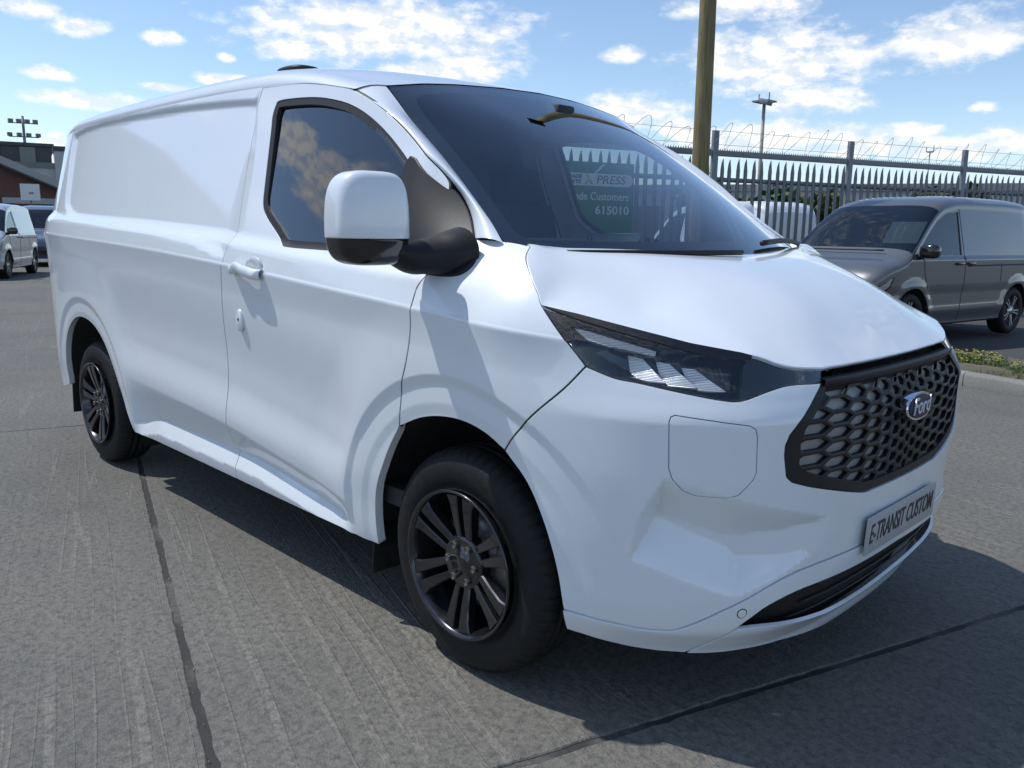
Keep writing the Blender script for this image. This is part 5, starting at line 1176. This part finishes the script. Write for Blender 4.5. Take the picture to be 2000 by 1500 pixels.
# badge
bc = FULL(np.array([[S_MID, 0.842]]))[0]; bx = bc[0]
badge = empty('badge', parent=van); badge.location = (bx+0.008, 0, 0.842); badge.rotation_euler = (0, math.radians(-3), 0)
def disc(name, ry, rz, x0, x1, m, parent, seg=56, dome=0.0):
    ang = np.linspace(0, 2*math.pi, seg, endpoint=False); prof = [(1.0, x0), (1.0, x1-0.003), (0.96, x1), (0.90, x1), (0.7, x1+dome*0.5), (0.0, x1+dome)]
    Pm = np.array([[(xx, f*ry*math.cos(a), f*rz*math.sin(a)) for f, xx in prof] for a in ang])
    o_ = grid_obj(name, Pm, m, parent, closed_u=True); o_.data.set_sharp_from_angle(angle=math.radians(35)); return o_
disc('badge_rim', 0.100, 0.0415, -0.03, 0.008, M_CHROME, badge)
disc('badge_face', 0.0915, 0.0350, 0.0, 0.0105, M_BLUEBADGE, badge, dome=0.003)
R_front = Matrix(((0,0,1),(1,0,0),(0,1,0)))   # text x -> +y, text y -> +z, facing +x
text_obj('badge_lettering', 'Ford', 0.066, (0.0145, 0.0, 0.0015), R_front, M_BADGETXT, badge, 0.0012, 0.32, 0.0008, maxw=0.135)
# number plate
pc_ = FULL(np.array([[S_MID, 0.502]]))[0]
plate = empty('number_plate', parent=van); plate.location = (pc_[0]+0.011, 0, 0.502); plate.rotation_euler = (0, math.radians(2), 0)
bm = bmesh.new(); add_box(bm, (0, 0, 0), (0.006, 0.52, 0.111)); bm_obj('plate_panel', bm, M_PLATE, plate, bevel=0.002)
bm = bmesh.new(); add_box(bm, (-0.008, 0, 0), (0.012, 0.47, 0.085)); bm_obj('plate_holder', bm, M_BLKPL, plate, bevel=0.003)
text_obj('plate_lettering', 'E-TRANSIT CUSTOM', 0.080, (0.0036, 0.0, 0.0), R_front, M_PLTXT, plate, 0.0006, 0.18, 0.0008, maxw=0.48)
# tow-eye cover, parking sensors
panel('tow_cover', FULL, [(1.0682,0.4919),(1.0650,0.5310),(1.0755,0.5559),(1.1020,0.5639),(1.1338,0.5510),(1.1498,0.5188),(1.1499,0.4923)], M_WHITE, bumper, step=0.02, mirror=False, off=0.0015, flange=0.004, edge=0.0012)
for s_ in (0.878, 2*S_MID-0.878):
    th = np.linspace(0, 2*math.pi, 20, endpoint=False)
    panel('parking_sensor', FULL, [(s_+0.0105*math.cos(a), 0.373+0.0105*math.sin(a)) for a in th], M_WHITE, bumper, step=0.006, mirror=False, off=0.0075, flange=0.005, edge=0.0012)
    panel('sensor_ring', FULL, [(s_+0.0135*math.cos(a), 0.373+0.0135*math.sin(a)) for a in th], M_BLKPL, bumper, step=0.006, mirror=False, off=0.0058, flange=0.005, edge=0.0012)
# --- rear, underbody, wheel wells
edge_s = SIDE(np.array([(-4.045, z) for z in np.linspace(0.37, float(z_gut(np.array([-4.045]))[0]), 30)]))
edge_r = PR[0][PR[0][:, 1] <= 0.0]; edge_r = edge_r[np.argsort(edge_r[:, 1])]
prof = np.concatenate([edge_s, edge_r[1:]]); rows = []
for k in range(9):
    t = k/8; f = 1-t; rows.append(np.stack([prof[:, 0]-0.035*math.sin(t*math.pi/2), prof[:, 1]*f if k < 8 else prof[:, 1]*0.0, prof[:, 2]], 1))
rows = np.array(rows)
for sgn in (1, -1): grid_obj('rear_door', rows*[1, sgn, 1], M_WHITE, van, flip=(sgn < 0))
bm = bmesh.new()
for x0, x1 in ((-2.53, -0.55),): add_box(bm, ((x0+x1)/2, 0, 0.29), (x1-x0, 1.70, 0.10))
add_box(bm, (-1.95, 0, 0.42), (2.9, 1.30, 0.25)); add_box(bm, (0.36, 0, 0.36), (0.50, 1.0, 0.20)); add_box(bm, (-3.82, 0, 0.42), (0.30, 1.5, 0.12))
bm_obj('underbody', bm, M_UNDER, van)
for cx, r in ((0.0, 0.455), (-3.08, 0.50)):
    for sgn in (-1, 1):
        ang = np.linspace(-0.35, math.pi+0.35, 30); g = []
        for a in ang:
            ysk = -SIDE(np.array([[cx+r*math.cos(a), max(0.345+r*math.sin(a), 0.2)]]))[0][1]-0.03
            if cx > -1 and math.cos(a) > 0.8: ysk -= 0.05
            g.append([(cx+r*math.cos(a), sgn*ysk, 0.345+r*math.sin(a)), (cx+r*math.cos(a), sgn*0.62, 0.345+r*math.sin(a)), (cx+0.3*r*math.cos(a), sgn*0.60, 0.345+0.3*r*math.sin(a))])
        grid_obj('wheel_arch_liner', np.array(g), M_WELL, van)
# body shell lining so that no daylight leaks through the cabin
bm = bmesh.new(); add_prism(bm, [(-0.90,0.42),(0.90,0.42),(0.92,1.2),(0.84,1.5),(0.74,1.82),(0.6,1.91),(-0.6,1.91),(-0.74,1.82),(-0.84,1.5),(-0.92,1.2)], lambda a, b: Vector((-1.53, a, b)), lambda a, b: Vector((-1.50, a, b))); bm_obj('bulkhead', bm, M_DARK, van)
bm = bmesh.new(); add_box(bm, (-0.9, 0, 0.46), (1.4, 1.86, 0.06)); bm_obj('cab_floor', bm, M_DARK, van)
# --- cabin: dashboard, seats, wheel
dash = np.array([[(0.27-0.22*y*y, y, 1.20) if k == 0 else (0.06-0.06*y*y, y, 1.238) if k == 1 else (-0.12, y, 1.262+0.02*(0.15 < abs(y+0.45) and 1 or 1)) if k == 2 else (-0.22, y, 1.235) if k == 3 else (-0.24, y, 1.10) if k == 4 else (-0.14, y, 0.85) for k in range(6)] for y in np.linspace(-0.80, 0.80, 24)])
dsh = grid_obj('dashboard', dash, M_DARK, van)
bm = bmesh.new(); add_box(bm, (-0.19, -0.43, 1.275), (0.14, 0.36, 0.05)); bm_obj('instrument_hood', bm, M_DARK, dsh, bevel=0.02, seg=3)
bm = bmesh.new(); add_box(bm, (-0.235, 0.02, 1.235), (0.025, 0.30, 0.17)); bm_obj('touch_screen', bm, M_BLKGL, dsh, bevel=0.006)
a_ = np.linspace(0, 2*math.pi, 33); stw = [(-0.42+0.07*math.sin(t), -0.43+0.185*math.cos(t), 1.13+0.17*math.sin(t)) for t in a_]
tube_obj('steering_wheel', stw, 0.016, M_DARK, van, 8)
for yy, w in ((-0.43, 0.50), (0.25, 0.44), (0.62, 0.34)):
    bm = bmesh.new(); add_box(bm, (-0.95, yy, 0.86), (0.50, w, 0.16))
    R = Matrix.Rotation(math.radians(-14), 3, 'Y'); add_box(bm, (-1.25, yy, 1.15), (0.14, w, 0.62), R); add_box(bm, (-1.345, yy, 1.55), (0.09, min(w, 0.26), 0.19), R)
    bm_obj('seat', bm, M_SEAT, van, bevel=0.035, seg=3)
# headliner + visor strip
gridp = PR[60:, 6:-6][::4, ::3]-[0, 0, 0.035]; grid_obj('headliner', gridp, M_LINER, van)
mirr = bmesh.new(); add_box(mirr, (-0.60, 0.02, 1.70), (0.04, 0.22, 0.07)); add_box(mirr, (-0.545, 0.02, 1.765), (0.10, 0.10, 0.09)); bm_obj('interior_mirror', mirr, M_DARK, van, bevel=0.012, seg=2)
# --- door furniture
def side_frame(s, z):
    U = np.array([[s, z]]); p = SIDE(U)[0]; n = snormal(SIDE, U)[0]; return p, n
for sgn, d in ((1, doors[0]), (-1, doors[1])):
    # pull handle: lofted bar with two feet, plus the cup behind and the cylinder cap
    pts = [(-1.262,1.166,0.004,0.012,0.016),(-1.245,1.167,0.018,0.015,0.020),(-1.20,1.168,0.026,0.013,0.020),(-1.14,1.163,0.028,0.012,0.020),(-1.09,1.159,0.026,0.013,0.021),(-1.050,1.155,0.018,0.017,0.020),(-1.034,1.154,0.003,0.012,0.018)]
    cc = catmull([p for p in pts], 5); g = []
    for s, z, o, rn, rz in cc:
        p, n = side_frame(s, z); o = o*0.82; g.append([(p+n*(o+rn*math.cos(a))+np.array([0, 0, rz*math.sin(a)]))*[1, sgn, 1] for a in np.linspace(0, 2*math.pi, 14, endpoint=False)])
    hdl = grid_obj('door_handle', np.array(g), M_WHITE, d, closed_v=True, flip=(sgn > 0))
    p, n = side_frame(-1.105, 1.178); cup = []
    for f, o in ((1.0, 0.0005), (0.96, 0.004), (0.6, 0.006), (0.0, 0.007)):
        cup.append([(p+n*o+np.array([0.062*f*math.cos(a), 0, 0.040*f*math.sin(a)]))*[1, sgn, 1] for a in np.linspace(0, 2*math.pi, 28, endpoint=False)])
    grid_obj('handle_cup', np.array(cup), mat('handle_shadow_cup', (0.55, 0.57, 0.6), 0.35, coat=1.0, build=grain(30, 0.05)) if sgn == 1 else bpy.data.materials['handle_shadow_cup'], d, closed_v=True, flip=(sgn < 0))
    p, n = side_frame(-1.252, 0.968); cyl = []
    for f, o in ((1.0, -0.001), (1.0, 0.006), (0.86, 0.009), (0.0, 0.0095)):
        cyl.append([(p+n*o+np.array([0.026*f*math.cos(a)*abs(math.cos(a))**-0.2 if abs(math.cos(a)) > 1e-3 else 0, 0, 0.043*f*math.sin(a)]))*[1, sgn, 1] for a in np.linspace(0, 2*math.pi, 28, endpoint=False)])
    grid_obj('lock_cover', np.array(cyl), M_WHITE, d, closed_v=True, flip=(sgn < 0))
    p, n = side_frame(-1.254, 0.972); b_ = bmesh.new(); add_cyl(b_, Vector(p*[1, sgn, 1])+Vector(n*[1, sgn, 1])*0.006, Vector(p*[1, sgn, 1])+Vector(n*[1, sgn, 1])*0.0108, 0.005); bm_obj('lock_barrel', b_, M_BLKPL, d)
# --- door mirrors
BASE = [(-0.385,1.545),(-0.30,1.489),(-0.222,1.440),(-0.20,1.436),(-0.14,1.384),(-0.055,1.300),(-0.010,1.256),(0.004,1.234),(-0.004,1.212),(-0.035,1.197),(-0.12,1.196),(-0.22,1.212),(-0.34,1.234),(-0.44,1.240),(-0.42,1.36),(-0.40,1.46)]
def se(cx, cy, cz, hx, hy, hz, n=4.5, nu=30, nv=40, f=None):
    g = []
    for i in range(nu+1):
        th = math.pi*i/nu; row = []
        for j in range(nv):
            ph = 2*math.pi*j/nv
            def c(v): return math.copysign(abs(v)**(2/n), v)
            p = np.array([hx*c(math.sin(th))*c(math.cos(ph)), hy*c(math.sin(th))*c(math.sin(ph)), hz*c(math.cos(th))])
            if f: p = f(p)
            row.append(p+[cx, cy, cz])
        g.append(row)
    return np.array(g)
for sgn, d in ((1, doors[0]), (-1, doors[1])):
    mr = empty('door_mirror', parent=van)
    b0 = panel('mirror_base', SIDE, catmull(BASE, 3, True), M_BLKPL, mr, step=0.012, off=0.010, flange=0.02, edge=0.005, mirror=False)[0]
    if sgn < 0:
        me = b0.data
        for v in me.vertices: v.co.y *= -1
        me.flip_normals()
    # housing: rounded shell leaning slightly, cap on top white, lower shell black
    def shp(p):
        x, y, z = p; k = (z+0.13)/0.26
        y = y*(1.0-0.10*max(0, k-0.55)/0.45); x = x*(1-0.25*max(0, k-0.6)) + 0.018*(1-(y/0.12)**2)
        x -= 0.10*(y+0.0)*-1*0 ; return np.array([x-0.16*(-y)*1.0*0.55, y, z])
    gm = se(-0.168, -1.155, 1.350, 0.062, 0.110, 0.126, 4.2, 44, 56, shp)
    zsp = 1.297
    top = gm.copy(); low = gm.copy()
    top[..., 2] = np.maximum(top[..., 2], zsp+0.11*(0)+(-(top[..., 1]+1.142))*0.0)
    low[..., 2] = np.minimum(low[..., 2], zsp)
    cenm = np.array([-0.168, -1.155, 1.350]); low = cenm+(low-cenm)*[0.985, 0.985, 1.0]
    if sgn < 0:      # the far mirror is folded back against its door
        def fold(Q):
            Q = Q-np.array([-0.10, -0.97, 0]); a = math.radians(-62); c_, s_ = math.cos(a), math.sin(a)
            return np.stack([Q[..., 0]*c_-Q[..., 1]*s_, Q[..., 0]*s_+Q[..., 1]*c_, Q[..., 2]], -1)+np.array([-0.16, -1.02, 0])
        top = fold(top); low = fold(low)
    grid_obj('mirror_cap', top*[1, sgn, 1], M_WHITE, mr, closed_v=True, flip=(sgn < 0))
    grid_obj('mirror_shell', low*[1, sgn, 1], M_BLKGL, mr, closed_v=True, flip=(sgn < 0))
    # arm: from the lower shell into the base
    arm = [(-0.145,-1.20,1.245,0.050,0.030),(-0.145,-1.12,1.268,0.042,0.022),(-0.125,-1.05,1.245,0.060,0.044),(-0.105,-0.99,1.250,0.066,0.052),(-0.085,-0.945,1.256,0.078,0.062),(-0.075,-0.90,1.262,0.088,0.070)]
    if sgn < 0: arm = arm[2:]
    else: arm = arm[1:]
    cc = catmull(arm, 5); g = [[(x+rx*math.cos(a), y*sgn, z+rz*math.sin(a)) for a in np.linspace(0, 2*math.pi, 24, endpoint=False)] for x, y, z, rx, rz in cc]
    grid_obj('mirror_arm', np.array(g), M_BLKPL, mr, closed_v=True, flip=(sgn > 0))
    if sgn > 0: bm = bmesh.new(); add_box(bm, (-0.206, -1.14*sgn, 1.36), (0.008, 0.19, 0.17)); bm_obj('mirror_glass', bm, M_CHROME, mr, bevel=0.003)
# --- wheels
def make_wheel():
    root = empty('wheel', parent=van)
    N = 180; Ro = 0.345
    prof = [(0.222,-0.012),(0.232,-0.016),(0.240,-0.010),(0.262,-0.004),(0.290,-0.003),(0.308,-0.007),(0.318,-0.012),(0.325,-0.018),(0.336,-0.030),(0.3425,-0.046),(0.345,-0.065),(0.3452,-0.074),(0.338,-0.075),(0.338,-0.083),(0.3455,-0.084),(0.3458,-0.107),(0.338,-0.108),(0.338,-0.116),(0.3455,-0.117),(0.345,-0.15),(0.338,-0.18),(0.32,-0.205),(0.27,-0.21),(0.222,-0.20)]
    V, F = lathe([(r, -h) for r, h in prof], seg=N*2); V = np.array(V); n = len(prof)
    for k in range(2*N):
        if k % 6 == 0:
            for i in (7, 8, 9, 10):
                q = V[k*n+i]; f = 1-0.006/Ro*(1.2 if i > 7 else 0.5); V[k*n+i] = (q[0]*f, q[1], q[2]*f)
    V = V*[1, 1, 1]
    ty = mesh_obj('tyre', V*[1, 1, 1]-np.array([0, 0, 0]), F, M_TYRE, root)
    # raised lettering band as a fine rib
    rv, rf_ = lathe([(0.236,0.0165),(0.240,0.0125),(0.244,0.0105)], seg=96)
    prof2 = [(0.226,-0.006),(0.2285,-0.013),(0.2265,-0.018),(0.220,-0.016),(0.2145,-0.006),(0.209,0.012),(0.200,0.05),(0.195,0.12),(0.195,0.19)]
    rv, rf2 = lathe([(r, -(-h)) for r, h in prof2], seg=96); mesh_obj('rim', rv, rf2, M_RIM, root)
    disc_v, disc_f = lathe([(0.155,0.075),(0.155,0.095),(0.08,0.095),(0.075,0.055),(0.0,0.055)], seg=64); mesh_obj('brake_disc', disc_v, disc_f, M_STEEL, root)
    bv, bf = lathe([(0.205,0.135),(0.0,0.135)], seg=48); mesh_obj('brake_backplate', bv, bf, M_UNDER, root)
    bm = bmesh.new(); add_box(bm, (0.135, 0.075, 0.02), (0.055, 0.06, 0.14)); bm_obj('brake_caliper', bm, M_STEEL, root, bevel=0.008)
    # six twin spokes
    for k in range(6):
        base = math.radians(90+60*k)
        for sd in (-1, 1):
            bm = bmesh.new(); secs = []
            for r, w0, w1, y0, y1 in ((0.045,0.003,0.024,0.020,0.045),(0.085,0.0095,0.034,0.012,0.042),(0.13,0.0105,0.040,0.003,0.038),(0.18,0.0115,0.048,-0.005,0.030),(0.212,0.0115,0.060,-0.008,0.022)):
                t0, t1 = sd*w0, sd*w1; ring = []
                c = 0.003
                for tt, yy in ((t0, y1), (t0, y0+c), (t0+sd*c, y0), (t1-sd*c*1.3, y0+0.0015), (t1, y0+c+0.003), (t1, y1)):
                    rr = r if r < 0.2 else math.sqrt(max(r*r-tt*tt, 0))
                    x = rr*math.cos(base)-tt*math.sin(base); z = rr*math.sin(base)+tt*math.cos(base); ring.append(bm.verts.new((x, yy, z)))
                secs.append(ring)
            for a, b in zip(secs[:-1], secs[1:]):
                for i in range(6):
                    j = (i+1) % 6; bm.faces.new((a[i], a[j], b[j], b[i]))
            bm.faces.new(secs[0]); bm.faces.new(secs[-1])
            bm_obj('spoke', bm, M_RIM, root, smooth=True, flat_angle=28)
        a2 = math.radians(60+60*k); c0 = Vector((0.058*math.cos(a2), 0, 0.058*math.sin(a2)))
        bm = bmesh.new(); add_cyl(bm, c0+Vector((0, 0.003, 0)), c0+Vector((0, 0.03, 0)), 0.0100, 0.0100, 6); bm_obj('wheel_nut', bm, M_STEEL, root, bevel=0.002)
    hv, hf = lathe([(0.0,0.010),(0.031,0.010),(0.033,0.013),(0.070,0.012),(0.078,0.013),(0.083,0.018),(0.085,0.05)], seg=48); mesh_obj('hub', hv, hf, M_RIM, root)
    cv, cf = lathe([(0.0,0.0075),(0.024,0.0085),(0.029,0.012),(0.029,0.02)], seg=36); mesh_obj('centre_cap', cv, cf, M_BLKGL, root)
    return root
w0 = make_wheel()
def copy_tree(o, parent):
    c = o.copy(); C.objects.link(c); c.parent = parent
    for ch in o.children: copy_tree(ch, c)
    return c
for i, (x, y, spin, st) in enumerate([(0.0,-0.962,2,0),(-3.1,-0.955,-14,0),(0.0,0.962,23,0),(-3.1,0.955,50,0)]):
    w = w0 if i == 0 else copy_tree(w0, van)
    w.location = (x, y, 0.345); w.rotation_euler = (0, math.radians(spin), 0) if y < 0 else (0, math.radians(spin), math.pi)
# --- mud flaps
for x, z0, z1, y0, y1 in ((-0.452,0.165,0.335,0.74,0.955),(-3.60,0.20,0.47,0.72,0.93)):
    for sgn in (-1, 1):
        bm = bmesh.new(); add_box(bm, (x, sgn*(y0+y1)/2, (z0+z1)/2), (0.010, y1-y0, z1-z0), Matrix.Rotation(math.radians(5), 3, 'Y')); bm_obj('mud_flap', bm, M_BLKPL, van, bevel=0.008, seg=3)
# roof aerial pod
px_ = -1.62; pr = ROOF(np.array([[px_, -0.62]]))[0]
g = se(pr[0], pr[1], pr[2]+0.012, 0.11, 0.075, 0.020, 2.6, 16, 28); grid_obj('roof_aerial', g, M_BLKPL, van, closed_v=True)
# wiper by the far corner
wp = WS(np.array([(y, 1.262+0.028*math.sin((y+0.1)*3)) for y in np.linspace(0.76, 0.16, 12)]))+[0.02, 0, 0.012]
wr = tube_obj('wiper_arm', wp, 0.010, M_BLKPL, van, 6)
wp = WS(np.array([(y, 1.255) for y in np.linspace(-0.72, -0.05, 12)]))+[0.02, 0, 0.01]; tube_obj('wiper_arm', wp, 0.009, M_BLKPL, van, 6)
